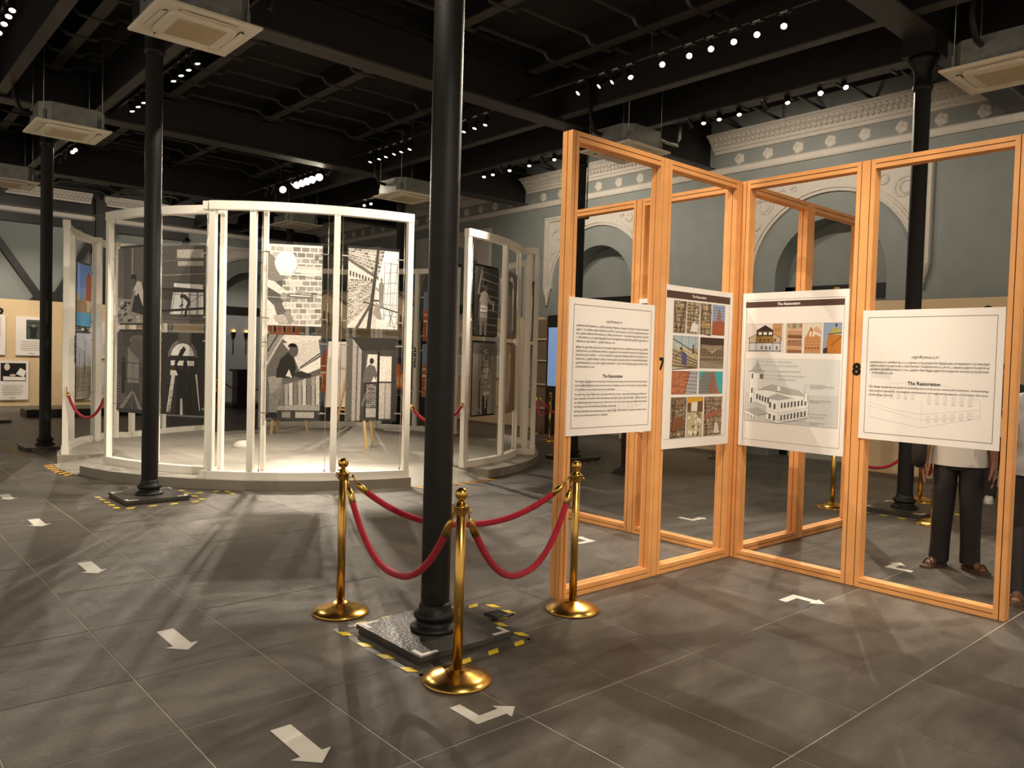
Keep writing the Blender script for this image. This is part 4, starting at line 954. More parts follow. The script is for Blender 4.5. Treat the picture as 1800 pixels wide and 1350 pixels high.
def ph_board(p):
    p.rect(0, 0, 1, 1, .42); p.poly([(.3, .9), (.95, .98), (1, .78), (.6, .6), (.5, .75)], .78); p.poly([(.2, 1), (1, 1), (1, .96), (.4, .9)], .82); p.poly([(0, .6), (.32, 1), (.05, 1), (0, .9)], .55)
    p.line(.0, .65, .3, .98, .02, .7); p.line(.02, .8, .2, 1, .015, .3); p.line(.62, .62, 1, .8, .012, .25); p.line(.6, .58, 1, .72, .018, .7)
    p.poly([(.62, .6), (1, .75), (1, .62), (.75, .55)], .85)
    for i in range(9): x = .26+.083*i; p.poly([(x, .18), (x+.07, .18), (x+.06, .42+.015*i), (x-.01, .40+.015*i)], .5+.12*((i*7) % 3)); p.line(x, .18, x, .42, .004, .28)
    p.poly([(.15, .12), (1, .12), (1, .19), (.15, .17)], .6); p.rect(.12, 0, 1, .11, .3); p.rect(.3, .03, .46, .10, .55); p.rect(.55, .03, .9, .1, .65)
    p.poly([(.05, .5), (.3, .5), (.28, .3), (.2, .08), (.06, .08)], .52); p.poly([(.03, .5), (.3, .54), (.25, .4), (.1, .3)], .58); p.poly([(.0, .03), (.2, .03), (.2, .09), (.02, .09)], .22)
    p.poly([(.18, .5), (.5, .5), (.55, .62), (.5, .74), (.4, .8), (.26, .72), (.2, .6)], .24); p.poly([(.45, .55), (.62, .5), (.82, .51), (.84, .55), (.6, .58)], .27); p.ell(.5, .82, .085, .075, .38); p.ell(.48, .86, .085, .045, .14, a0=0, a1=180); p.poly([(.36, .52), (.42, .6), (.48, .5)], .8)
def ph_door(p):
    p.rect(0, 0, 1, 1, .33); p.poly([(0, 1), (1, 1), (1, .86), (.32, .84), (.1, .92)], .27); p.poly([(.12, .98), (.30, .84), (.28, 0), (.12, 0)], .62); p.poly([(.2, .9), (.23, .9), (.22, 0), (.19, 0)], .42); p.poly([(0, 1), (.12, .98), (.12, 0), (0, 0)], .4)
    p.rect(.38, .46, .62, .80, .80); p.rect(.66, .46, .90, .78, .83); p.rect(.66, .02, .90, .46, .70); p.rect(.66, .455, .92, .475, .3); p.rect(.61, .0, .66, .84, .22); p.rect(.38, .30, .62, .47, .26)
    p.bricks([(.40, .16), (.6, .16), (.6, .44), (.40, .44)], 12, 2, .45, .62); p.rect(.40, .04, .6, .15, .66); p.line(.38, .03, .38, .46, .008, .2); p.line(.78, 0, .78, .46, .006, .35); p.rect(.9, 0, 1, .86, .3)
    p.poly([(.32, .46), (.56, .46), (.62, .56), (.56, .66), (.46, .68), (.36, .62)], .42); p.ell(.50, .72, .042, .036, .25); p.poly([(.36, .6), (.4, .66), (.42, .8), (.38, .8)], .4); p.poly([(.5, .47), (.6, .47), (.55, .54)], .82); p.poly([(.3, .2), (.4, .36), (.42, .32), (.34, .16)], .45)
def ph_kneel(p):
    p.rect(0, 0, 1, 1, .52); p.rect(0, .35, 1, 1, .46); p.rect(.2, .3, .42, 1, .40); p.rect(.47, .6, .5, 1, .72); p.poly([(0, 0), (1, 0), (1, .3), (0, .33)], .66)
    rn = random.Random(4)
    for i in range(28): a, b = rn.random()*.8, rn.random()*.26; p.poly([(a, b), (a+.12, b+.02), (a+.1, b+.05), (a-.02, b+.04)], rn.choice((.3, .45, .8, .7, .38)))
    p.poly([(.45, .16), (.92, .10), (.96, .3), (.84, .52), (.6, .46), (.5, .3)], .25); p.poly([(.50, .42), (.66, .56), (.8, .54), (.92, .3), (.85, .22), (.7, .4), (.62, .36)], .86); p.poly([(.40, .16), (.48, .16), (.60, .42), (.54, .46)], .62); p.ell(.52, .56, .075, .075, .42); p.ell(.53, .6, .085, .05, .10, a0=-20, a1=190)
def ph_planks(p):
    p.rect(0, 0, 1, 1, .38); p.rect(.2, .82, 1, 1, .34); p.ell(.7, .9, .3, .06, .5); p.rect(.36, .36, .74, .8, .62)
    for i in range(5): p.rect(.38+.075*i, .38, .385+.075*i, .78, .28)
    p.line(0, .62, 1, .60, .008, .25); p.line(0, .42, 1, .40, .008, .3)
    for i in range(10): p.line(0, .1+.04*i, .3, .14+.025*i, .008, .6); p.line(.78, .14+.03*i, 1, .08+.045*i, .008, .58)
    man(p, .22, .42, 1.0, .18); p.poly([(.05, .02), (.22, .02), (.58, .24), (.5, .26)], .58); p.poly([(.55, .25), (.62, .24), (.88, .03), (.74, .02)], .60); p.line(.53, .0, .55, .6, .01, .6); p.rect(0, 0, 1, .03, .3); p.poly([(.38, .8), (.74, .66), (.9, .5), (.9, .86), (.6, .92)], .45)
def ph_scaff2(p):
    p.rect(0, 0, 1, 1, .40); p.rect(0, .3, 1, .46, .34); p.rect(.34, .84, .95, .95, .70); p.rect(.36, .74, .95, .80, .68); p.line(0, .62, 1, .64, .005, .75); p.line(0, .8, 1, .85, .004, .6)
    p.poly([(.28, .47), (.95, .44), (.95, .5), (.28, .52)], .92); p.poly([(.2, .12), (.96, .12), (.96, .4), (.26, .4)], .93)
    for u in (.45, .62, .8): p.rect(u, .12, u+.05, .4, .62)
    p.line(0, .44, 1, .42, .03, .28); p.line(0, .16, 1, .20, .028, .27); p.line(.2, .38, .96, .36, .006, .3)
    p.chain([(.55, .08), (.58, .2), (.64, .27), (.6, .33), (.5, .35)], .035, .3); p.poly([(.46, .35), (.53, .38), (.66, .31), (.66, .24), (.58, .2), (.6, .28)], .3); p.ell(.46, .35, .03, .024, .25); p.line(.5, .25, .42, .22, .02, .3); p.line(.6, .25, .96, .38, .005, .3); p.line(.24, .12, .3, .4, .006, .3); p.rect(0, 0, 1, .08, .45); p.line(0, .06, 1, .04, .006, .25)
def ph_arch(p):
    p.rect(0, 0, 1, 1, .27); p.ell(.5, .70, .34, .22, .50, a0=0, a1=180); p.rect(.4, .86, .7, 1, .40); p.ell(.5, .70, .27, .17, .92, a0=0, a1=180); p.rect(.23, .60, .77, .66, .90); p.rect(.2, .68, .8, .72, .26); p.rect(.22, .54, .5, .595, .30); p.rect(.22, .48, .40, .54, .85)
    p.poly([(.14, .03), (.22, .03), (.34, .5), (.26, .52)], .80); p.poly([(.80, .5), (.84, .5), (.92, .06), (.90, .06)], .85); p.poly([(.45, 0), (.52, 0), (.5, .3), (.47, .3)], .75)
    p.bricks([(.16, .03), (.24, .03), (.30, .3), (.24, .3)], 10, 2, .3, .75)
    p.poly([(.36, .2), (.7, .2), (.66, .48), (.58, .56), (.44, .56), (.38, .46)], .22); p.poly([(.36, .2), (.46, .2), (.46, 0), (.36, 0)], .22); p.poly([(.53, .2), (.7, .2), (.7, 0), (.58, 0)], .22); p.ell(.57, .62, .05, .05, .20); p.chain([(.42, .5), (.34, .62), (.42, .7), (.5, .8)], .04, .22); p.poly([(.38, .68), (.52, .84), (.58, .80), (.44, .66)], .24); p.line(0, .36, 1, .37, .004, .2)
def ph_labourer(p):
    p.rect(0, 0, 1, 1, .30)
    for i in range(9): p.line(.2, .06+.11*i, 1, .05+.105*i, .02, .55 if i % 2 else .42)
    p.line(.15, .6, .3, 1, .03, .6); p.line(.35, .7, .28, 1, .02, .5)
    p.poly([(.24, .4), (.5, .4), (.56, .5), (.54, .62), (.42, .66), (.28, .62), (.2, .5)], .70); p.poly([(.54, .6), (.7, .52), (.86, .52), (.86, .47), (.66, .46), (.52, .52)], .6); p.ell(.46, .72, .075, .07, .42); p.ell(.44, .75, .075, .045, .14, a0=0, a1=190); p.rect(.76, .38, .82, .48, .8)
    p.rect(.22, .34, .54, .44, .97); p.rect(.26, .385, .5, .40, .55); p.poly([(.24, .3), (.54, .3), (.52, .0), (.42, .0), (.4, .2), (.34, .2), (.32, .0), (.24, .0)], .58); p.rect(.24, .26, .54, .33, .72); p.poly([(.2, .5), (.26, .5), (.22, .2), (.17, .22)], .5)
def ph_tower(p):
    p.rect(0, 0, 1, 1, .60); p.poly([(0, .85), (1, .82), (1, 1), (0, 1)], .48); p.poly([(.3, 0), (.78, 0), (.78, .6), (.7, .76), (.54, .8), (.4, .72), (.32, .6)], .68); p.ell(.56, .6, .2, .2, .5, a0=0, a1=180); p.ell(.56, .6, .16, .17, .75, a0=0, a1=180); p.rect(.5, .5, .62, .68, .94); p.rect(.46, .28, .70, .32, .92); p.rect(.42, .0, .62, .26, .30); p.rect(.8, 0, 1, .82, .56); p.poly([(.25, 0), (.35, 0), (.34, .5), (.28, .5)], .45)
    scaffold(p, .26, .04, .72, .96, 3, 12, .34, .007, 9); rn = random.Random(2)
    for i in range(16): a, b = .3+rn.random()*.35, rn.random()*.9; p.line(a, b, a+rn.uniform(-.2, .2), b+rn.uniform(.02, .1), .008, rn.choice((.9, .85, .25)))
    man(p, .55, .2, .6, .8); man(p, .6, .1, .6, .2)
def ph_crowd(p):
    p.rect(0, 0, 1, 1, .34); p.rect(0, .0, 1, .45, .45); p.rect(.3, .88, .6, .95, .9)
    for x, y, s, c in ((.3, .4, 1.5, .6), (.62, .45, 1.7, .85), (.8, .35, 1.3, .28), (.5, .25, 1.4, .55)): man(p, x, y, s, c)
def ph_stone(p):
    p.rect(0, 0, 1, 1, (.66, .58, .48)); p.poly([(.4, 0), (1, 0), (1, 1), (.55, 1), (.62, .6)], (.52, .40, .30)); p.poly([(.2, .2), (.45, .1), (.6, .5), (.5, .85), (.35, .8)], (.80, .74, .66)); p.ell(.48, .82, .08, .06, (.85, .8, .72)); p.line(.3, 0, .5, .8, .02, (.4, .3, .22))
def ph_sky(p):
    p.rect(0, 0, 1, 1, '7ba0d2'); p.rect(0, .62, 1, 1, '6c8fca'); p.rect(.08, 0, .2, 1, '8fb0da'); p.rect(0, 0, 1, .22, '5f9ec2'); p.poly([(0, .22), (1, .22), (1, .42), (.62, .45), (.3, .40), (0, .44)], 'a08a70'); p.rect(.62, .42, .95, .82, 'b56a3a'); p.poly([(.6, .78), (.97, .78), (.8, .90)], 'a85a30')
    for i in range(6): p.rect(.68, .46+.05*i, .74, .49+.05*i, '7a4020'); p.rect(.82, .46+.05*i, .88, .49+.05*i, '7a4020')
    p.poly([(.0, .4), (.15, .4), (.15, .48), (.07, .53), (0, .48)], 'b9a68c'); p.poly([(.38, .4), (.55, .4), (.52, .5), (.45, .55)], 'b49c80'); p.poly([(.6, .42), (1, .42), (.9, .25), (.7, .22)], 'cfc0ae')
def ph_sky2(p):
    p.rect(0, 0, 1, 1, 'b9bfcd'); p.rect(0, 0, 1, .5, 'a39c92')
    rn = random.Random(8)
    for i in range(18): x = rn.random(); p.line(x, rn.random()*.2, x+rn.uniform(-.05, .05), .35+rn.random()*.3, .012, rn.choice(('6f675c', '857a6a', '5c564e')))
    p.line(.55, .4, .56, .92, .012, '5a5650'); p.line(.2, .45, .21, .7, .01, '5a5650'); scaffold(p, .05, .05, .95, .45, 5, 6, '6a6258', .007, 3)
def ph_brick(p):
    p.rect(0, 0, 1, 1, '7d8ea6'); p.poly([(.0, 0), (1, 0), (1, .55), (.75, .62), (.6, .85), (.35, .9), (.2, .7), (0, .6)], 'b4653f'); p.bricks([(0, 0), (1, 0), (1, .5), (0, .5)], 14, 6, hexc('a5562f'), hexc('c97a50'))
    for i in range(3): p.rect(.12+.3*i, .1, .26+.3*i, .32, 'e4c7a8'); p.rect(.14+.3*i, .1, .24+.3*i, .31, '4a3226'); p.ell(.19+.3*i, .32, .07, .05, 'e4c7a8', a0=0, a1=180)
    p.rect(0, .38, 1, .42, 'e8d2b5'); p.rect(0, .52, 1, .55, 'd9b894')
def ph_facade(p):
    p.rect(0, 0, 1, 1, '9c8f7c'); p.poly([(0, .5), (1, .2), (1, .7), (.3, .95), (0, .8)], 'cdbd9f'); p.poly([(0, .82), (.4, 1), (1, .72), (1, .78), (.5, 1), (0, 1)], '6d5a46')
    for i in range(6): p.poly([(.1+.14*i, .35-.03*i), (.17+.14*i, .33-.03*i), (.17+.14*i, .6-.03*i), (.1+.14*i, .62-.03*i)], '7c6850')
def ph_night(p):
    p.rect(0, 0, 1, 1, '3a3a3c'); p.rect(.05, .1, .95, .5, '8a4a26'); p.rect(.15, .15, .85, .42, 'd98a4a')
    for i in range(5): p.rect(.2+.13*i, .2, .27+.13*i, .36, 'f0c08a')
    p.rect(.4, .4, .6, .62, 'c8763e'); p.rect(0, .75, 1, 1, '55575a')
def hang(k, A0, A1, r, top, low, lab1, lab2, inward=False):
    d = UN[k]; a0, a1 = R(A0+d), R(A1+d)
    p0 = Vector((C.x+r*math.cos(a0), C.y+r*math.sin(a0), 0)); p1 = Vector((C.x+r*math.cos(a1), C.y+r*math.sin(a1), 0))
    mid = (p0+p1)/2; u = (p1-p0).normalized(); nrm = Vector((u.y, -u.x, 0))
    if (nrm.dot(mid-C.to_3d()) < 0) != inward: nrm = -nrm; u = -u
    # u x z = outward normal ?  choose u so that the picture reads from outside
    U = u if u.cross(Vector((0, 0, 1))).dot(nrm) > 0 else -u
    w = .62; cw = (p1-p0).length-.10
    for s in (-1, 1):                            # cables, parts of the frame
        q = mid+U*s*min(cw/2, w/2+.05); MB().tube([q+Vector((0, 0, PZ+.07)), q+Vector((0, 0, TZ-.08))], .0035, 6).build('cable', m_steelrod, frames[k])
        MB().lathe([(.007, 0), (.007, .03)], q+Vector((0, 0, PZ+.085)), 8).build('cable_foot', m_screw, frames[k])
    for (z0, h, art, lb) in ((1.825, .955, top, lab1), (.76, 1.01, low, lab2)):
        O = mid-U*w/2+Vector((0, 0, z0)); t = thing('photo_panel', mid+Vector((0, 0, z0)), lb, 'photograph', 'photographs hung in the curved white frames')
        P = [O, O+U*w, O+U*w+Vector((0, 0, h)), O+Vector((0, 0, h))]
        MB().add([q-nrm*.003 for q in P]+[q-nrm*.009 for q in P], [(0, 1, 2, 3), (7, 6, 5, 4), (0, 4, 5, 1), (1, 5, 6, 2), (2, 6, 7, 3), (3, 7, 4, 0)]).build('acrylic_sheet', m_glass, t)
        p = PR(w-.03, h-.05, .0001); p.gain = 1.3; art(p); p.build('photo_print', O+U*.015+Vector((0, 0, .02)), U, (0, 0, 1), t, m_photo)
        for s in (-1, 1):
            for zz in (.10, h-.12):
                q = mid+U*s*(w/2+.012)+Vector((0, 0, z0+zz)); MB().bar(q-U*.045, q+U*.045, .016, .014).build('clip', m_steelrod, t)
hang(0, OUT[1], OUT[2], RO, ph_helmet, ph_board, 'bright photograph of a worker in a white helmet drilling a brick wall', 'dark photograph of a figure leaning over timber boards')
hang(0, OUT[2], OUT[3], RO, ph_scaff, ph_door, 'photograph of a worker on scaffolding along a brick wall', 'dark photograph of a figure seen through an open doorway')
hang(0, INN[0], INN[1], RI, ph_kneel, ph_planks, 'photograph of a kneeling figure sorting rubble', 'photograph of planks and a standing figure in a shed')
hang(0, INN[1], INN[2], RI, ph_scaff2, ph_arch, 'photograph of a bent worker on a scaffold before bright windows', 'dark photograph of a silhouette under a brick arch')
hang(1, INN[0], INN[1], RI, ph_labourer, ph_tower, 'photograph of a labourer in a reflective vest beside a lattice', 'photograph of scaffolding round an arched tower window')
hang(1, INN[1], INN[2], RI, ph_crowd, ph_stone, 'narrow foreshortened photograph of standing people, on the right frame', 'brown foreshortened photograph of carved stone, on the right frame')
hang(1, OUT[1], OUT[2], RO, ph_crowd, ph_tower, 'edge-on photograph of people at the far right frame end', 'edge-on photograph of a tower at the far right frame end', True)
hang(2, OUT[1], OUT[2], RO, ph_sky, ph_sky2, 'colour photograph of a brick tower under blue sky, on the left frame', 'pale photograph of masts and scaffolding, on the left frame', True)
hang(2, INN[0], INN[1], RI, ph_facade, ph_brick, 'colour photograph of a pale facade at the platform rear left', 'colour photograph of a red brick front at the platform rear left', True)
hang(2, INN[1], INN[2], RI, ph_sky2, ph_facade, 'pale photograph behind the bent scaffold worker', 'photograph of a facade behind the silhouette photograph', True)
hang(3, OUT[1], OUT[2], RO, ph_facade, ph_brick, 'colour photograph of a pale cornice, rear of the platform', 'colour photograph of orange brickwork, rear of the platform', True)
hang(3, OUT[2], OUT[3], RO, ph_brick, ph_facade, 'orange brick photograph seen through the front frame', 'facade photograph seen through the front frame', True)
hang(3, INN[0], INN[1], RI, ph_brick, ph_brick, 'upper orange brick photograph at the right of the platform rear', 'lower orange brick photograph at the right of the platform rear', True)
hang(3, INN[1], INN[2], RI, ph_facade, ph_night, 'photograph of a cream facade left of the near column', 'night photograph of a glowing facade left of the near column', True)
# ropes across the two entrances
rope(pol(RO, OUT[3]+.3)[:2], pol(RI, INN[0]+90+.6)[:2], .26, 'red velvet rope across the right platform entrance', .98, .98, .018, .03)
rope(pol(RO, OUT[3]-90+.3)[:2], pol(RI, INN[0]-.3)[:2], .34, 'red velvet rope across the left platform entrance', .98, .98, .018, .03)

# ------------------------------------------------------------------ ceiling cassette air conditioners
def make_ac():
    t = thing('ceiling_air_conditioner', (0, 0, 0), '-', 'air conditioner', 'ceiling cassette air conditioners')
    h, c = .41, .13
    oc = [(-h+c, -h), (h-c, -h), (h, -h+c), (h, h-c), (h-c, h), (-h+c, h), (-h, h-c), (-h, -h+c)]
    MB().prism(oc, .03, .29).build('casing', m_galv, t)
    for s, ax_ in ((-1, 0), (1, 0), (-1, 1), (1, 1)):
        q = Vector((s*(h+.002), 0, .17)) if ax_ == 0 else Vector((0, s*(h+.002), .17)); d = (.004, .34, .10) if ax_ == 0 else (.34, .004, .10)
        MB().box(q, d).build('access_plate', m_galv, t)
    # panel with rounded centre field
    P = .465
    pan = MB(); n = 32; ring = []
    def rr(half, rad, k):
        a = 2*math.pi*k/n; ca, sa = math.cos(a), math.sin(a); m_ = (abs(ca)**5+abs(sa)**5)**(-1/5); return (half*m_*ca, half*m_*sa)
    for half, z in ((P, .03), (P, .012), (P-.006, .004), (P-.02, 0), (.385, 0), (.378, .012), (.33, .012), (.32, -.012), (.27, -.016)):
        for k in range(n):
            if half > .4:
                a = 2*math.pi*k/n; ca, sa = math.cos(a), math.sin(a); m_ = 1/max(abs(ca), abs(sa)); ring.append((half*m_*ca, half*m_*sa, z))
            else: x_, y_ = rr(half, 0, k); ring.append((x_, y_, z))
    F = [(i*n+k, i*n+(k+1) % n, (i+1)*n+(k+1) % n, (i+1)*n+k) for i in range(8) for k in range(n)]+[[8*n+k for k in range(n)], list(range(n))]
    pan.add(ring, F); pan.build('panel', m_acwhite, t)
    g = MB().box((0, 0, -.0185), (.44, .44, .006)).build('grille', m_acgrille, t)
    for k in range(15): MB().box((0, -.203+.029*k, -.0235), (.43, .012, .005)).build('slat', m_acgrille, g)
    for k in range(4):
        a = k*math.pi/2; T = Matrix.Rotation(a, 3, 'Z') @ Matrix.Rotation(R(14), 3, 'X')
        q = Matrix.Rotation(a, 3, 'Z') @ Vector((0, -.362, -.004)); MB().box(q, (.50, .055, .007), 0, T).build('louvre', m_acwhite, t)
        q2 = Matrix.Rotation(a, 3, 'Z') @ Vector((0, -.355, .008)); MB().box(q2, (.52, .05, .004), 0, Matrix.Rotation(a, 3, 'Z')).build('air_slot', m_gap, t)
    for sx in (-1, 1):
        for sy in (-1, 1):
            MB().tube([(sx*.36, sy*.36, .05), (sx*.36, sy*.36, 1.40)], .005, 6).box((sx*.36, sy*.36, .12), (.03, .03, .12)).build('hanger_rod', m_galv, t)
    MB().tube([(-.40, .1, .2), (-.55, .1, .22), (-.62, .12, .4), (-.62, .12, 1.0)], .03, 8).build('insulated_pipe', m_black, t)
    return t
AC0 = make_ac(); first = True
for x, y, lb in ((2.65, 7.62, 'largest ceiling air conditioner, top left above the column by the curved frame'), (2.62, 12.55, 'ceiling air conditioner above the slim column left of the platform'), (2.62, 17.35, 'ceiling air conditioner cut by the left picture edge, lower'),
                 (8.95, 2.72, 'ceiling air conditioner at the top right corner'), (8.72, 7.50, 'ceiling air conditioner behind the top of the left orange post'), (8.40, 12.65, 'ceiling air conditioner left of the near column, above the platform'), (8.50, 17.50, 'far ceiling air conditioner seen inside the front curved frame')):
    o = AC0 if first else copy_tree(AC0); first = False
    o.location = (x, y, 4.55); o['label'] = lb
pp = thing('foil_pipe', (9.75, 7.2, 4.9), 'bent silver foil pipe beside the air conditioner at the orange post', 'pipe')
MB().tube([(9.25, 7.35, 4.86), (9.45, 7.3, 4.82), (9.62, 7.25, 4.80), (9.66, 7.25, 4.9), (9.66, 7.25, 5.35)], .028, 8).build('pipe', m_foil, pp); MB().tube([(9.66, 7.25, 5.1), (9.66, 7.25, 5.955)], .012, 6).build('hanger', m_galv, pp)

# ------------------------------------------------------------------ track lights
def track(x, y0, y1, z, label):
    t = thing('light_track', (x, (y0+y1)/2, z), label, 'track', 'lighting tracks under the ceiling')
    MB().bb((x-.018, y0, z), (x+.018, y1, z+.035)).build('rail', m_lamp, t)
    y = y0+.5
    while y < y1: MB().tube([(x, y, z+.03), (x, y, 5.955)], .006, 6).build('hanger', m_lamp, t); y += 2.5
    return t
TZt = 5.18
track(1.50, -2, 21, TZt, 'lighting track at the far left of the ceiling'); track(3.40, -2, 21, TZt, 'lighting track along the left column row'); track(7.40, -2, 21, TZt, 'lighting track running to the bright floodlights'); track(9.52, -2, 21, TZt, 'lighting track nearest the right wall')
nlab = {}
def lamp(x, y, aim, on='lit', watt=0, cone=45, z=TZt, label='', big=False, blend=.6, size=.014, colr=WARM):
    aim = Vector(aim); piv = Vector((x, y, z-.13)); d = (aim-piv).normalized()
    t = thing('track_light', (x, y, z), label, 'spotlight', 'black track spotlights')
    MB().bb((x-.02, y-.075, z-.028), (x+.02, y+.075, z)).build('adapter', m_lamp, t); MB().bb((x-.021, y-.045, z-.024), (x+.021, y+.045, z-.006)).build('adapter_label', m_labelp, t)
    MB().tube([(x, y, z-.02), (x, y, z-.13)], .008, 6).build('stem', m_lamp, t)
    sx = d.cross(Vector((0, 0, 1))).normalized(); sy = sx.cross(d); T = Matrix((sx, sy, d)).transposed(); k = 2.2 if big else 1
    hd = MB().lathe([(.02*k, -.085*k), (.034*k, -.075*k), (.036*k, .055*k), (.039*k, .06*k), (.039*k, .075*k), (.033*k, .075*k), (.030*k, .062*k)], piv, 16, T=T, caps=False).build('head', m_lamp, t)
    MB().lathe([(.001, .064*k), (.0325*k, .064*k)], piv, 16, T=T, caps=False).build('lens', {'lit': m_lens, 'flood': m_flood, 'dim': m_dim}[on], hd)
    if watt:
        ld = bpy.data.lights.new('lamp_beam', 'SPOT'); ld.energy = watt*SPOT_W; ld.color = colr; ld.spot_size = R(cone); ld.spot_blend = blend; ld.shadow_soft_size = size*k
        lo = bpy.data.objects.new('lamp_beam', ld); col.objects.link(lo); lo.parent = t; lo.location = piv+d*.085*k-Vector((x, y, z))
        lo.rotation_euler = d.to_track_quat('-Z', 'Y').to_euler()
    return t
ORD = ('first', 'second', 'third', 'fourth', 'fifth', 'sixth', 'seventh', 'eighth', 'ninth', 'tenth', 'eleventh', 'twelfth')
# left track row: small lamps over the platform
for i, y in enumerate((9.71, 10.01, 10.28, 10.56, 11.55, 11.79, 12.05, 12.34)):
    lamp(3.40, y, (3.9, y-1.2, .2), watt=150 if i in (0, 3, 6) else 0, cone=60, label='%s spotlight from the right in the row under the large air conditioner' % ORD[i])
lamp(3.40, 7.62, (3.0, 9.4, 1.6), watt=240, cone=80, label='single spotlight at the top edge right of the large air conditioner')
for i, y in enumerate((9.64, 9.85, 10.12, 10.45)):
    lamp(1.50, y, (.8, 6.6, 0), on='lit', watt=200 if i == 1 else 0, cone=60, label='%s spotlight from the top in the row at the upper left corner' % ORD[i])
for i, y in enumerate((15.31, 15.52, 15.98, 16.37)):
    y *= 1.024; lamp(3.40, y, (2.2, 8.0, 0) if i < 2 else (3.4, 19, 0), on='flood' if i < 2 else 'lit', watt=350 if i == 0 else 0, cone=50, label='%s spotlight from the right in the cluster before the slim column' % ORD[i])
# middle track: lamps over the front of the platform, then towards the viewer
for i, y in enumerate((9.07, 9.32, 9.58, 10.36, 11.05, 11.30, 11.52, 11.78, 12.00, 12.30)):
    lamp(7.40, y, (5.6, y-.2, .1), watt=120 if i in (1, 4, 7) else 0, cone=62, label='%s spotlight from the right in the row behind the near column' % ORD[i])
for i, y in enumerate((6.33, 6.55, 6.77, 7.14)):
    lamp(7.40, y, (4.9, 8.0, 2.3) if i in (1, 2, 3) else (5.5, 3.2, .6), on='lit', watt=(200, 420, 380, 330)[i], cone=48, label='%s spotlight from the right in the group above the left orange post' % ORD[i])
for i, y in enumerate((4.29, 4.60, 4.88, 5.17, 5.46, 5.84)):
    lamp(7.40, y, (3.4-.35*i, 2.0-.25*i, .9), on='lit', watt=270 if i in (0, 2, 4) else 0, cone=54, label='%s spotlight from the right in the bright row above the orange frame' % ORD[i])
# the bright floodlights facing this way
for i, y in enumerate((13.76, 14.06, 14.30, 14.52, 14.75, 15.40)):
    y *= 1.036; lamp(7.40, y, (3.2+.5*i, 5.6, .9), on='flood', watt=650 if i in (0, 2, 4) else 0, cone=44, big=True, label='%s large glaring floodlight from the right in the cluster above the front frame' % ORD[i])
for i, y in enumerate((13.50, 16.01, 16.30)):
    y *= 1.025; lamp(7.40, y, (6.5, 19, .5), on='lit', label='%s small spotlight from the right beside the glaring floodlights' % ORD[i])
# track by the right wall
for i, y in enumerate((9.78, 10.09, 10.42, 10.95, 11.20, 11.43, 11.69)):
    lamp(9.52, y, (12.0, y+.3, 3.4) if i in (1, 4) else (7.6, y-2.0, .4), watt=105 if i in (1, 4) else 0, cone=120, label='%s spotlight from the right in the row left of the orange post' % ORD[i])
for i, y in enumerate((4.66, 4.98, 5.43, 5.76, 6.15, 6.47, 6.73, 6.97)):
    aim = (4.9, 1.7, 0) if i == 1 else (6.2, 1.6, .6) if i < 2 else (12.0, y+.2, 3.3) if i in (3, 7) else (7.6, y-1.6, .6)
    lamp(9.52, y, aim, on='flood' if i == 1 else 'lit', watt={0: 160, 1: 560, 3: 75, 4: 130, 7: 75}.get(i, 0), cone=60 if i in (0, 1, 4) else 120, label='%s spotlight from the right in the row before the white cornice' % ORD[i])
for i, y in enumerate((15.33, 15.62)): lamp(9.52, y*1.03, (6.6, 11.5, .3), watt=320 if i == 0 else 0, cone=55, label='%s spotlight of the pair beside the air conditioner over the platform' % ('right', 'left')[i])
for i, y in enumerate((20.35, 20.68, 21.04)): lamp(9.52, y*1.028-.6, (9.8, 22.9, 1.4), watt=260 if i == 1 else 0, cone=70, label='%s spotlight from the right of the far trio inside the front frame' % ORD[i])
# lamps of the same tracks that light the near part of the hall and the portrait wall; fill and wall-wash lamps among them are added
for i, (x, y, aim, w, cn) in enumerate(((3.40, 2.4, (4.1, 8.4, 2.2), 720, 36), (7.40, 2.4, (5.2, 8.0, 2.3), 560, 30), (3.40, .9, (5.0, 3.4, 1.3), 210, 50), (1.50, 1.6, (5.4, 2.6, 1.5), 300, 46), (1.50, 3.6, (4.9, 3.5, 1.6), 260, 46), (1.50, -1.0, (2.4, 3.2, .5), 330, 50), (3.40, -1.2, (5.5, 2.0, 1.2), 200, 50),
                                       (7.40, .6, (4.6, .4, 0), 330, 60), (3.40, 5.3, (5.6, 4.4, 1.7), 240, 56), (9.52, 1.6, (12.0, 2.5, 3.2), 80, 120),
                                       (3.40, 19.6, (4.0, 23.1, 1.4), 260, 66), (1.50, 19.6, (2.2, 23.1, 1.4), 260, 66), (3.40, 20.2, (4.6, 23.3, 3.0), 90, 120), (7.40, 20.0, (7.2, 23.3, 3.0), 100, 120))):
    lamp(x, y, aim, watt=w, cone=cn, label=('spotlight out of view aimed at the front curved frame', 'spotlight out of view at the right aimed at the front curved frame', 'spotlight above and behind the viewer aimed at the orange frame', 'spotlight of the left track aimed at the posters', 'spotlight of the left track aimed at the left post', 'spotlight behind the viewer aimed at the brass stands', 'spotlight behind the viewer aimed at the right posters', 'unseen spotlight over the right foreground', 'added unseen spotlight brightening the far orange arms', 'added wash spotlight over the right wall panels out of view', 'spotlight aimed at the portrait panels', 'spotlight aimed at the leftmost portraits', 'added wash spotlight aimed at the right end of the portrait wall', 'added far spotlight washing the left wall')[i])

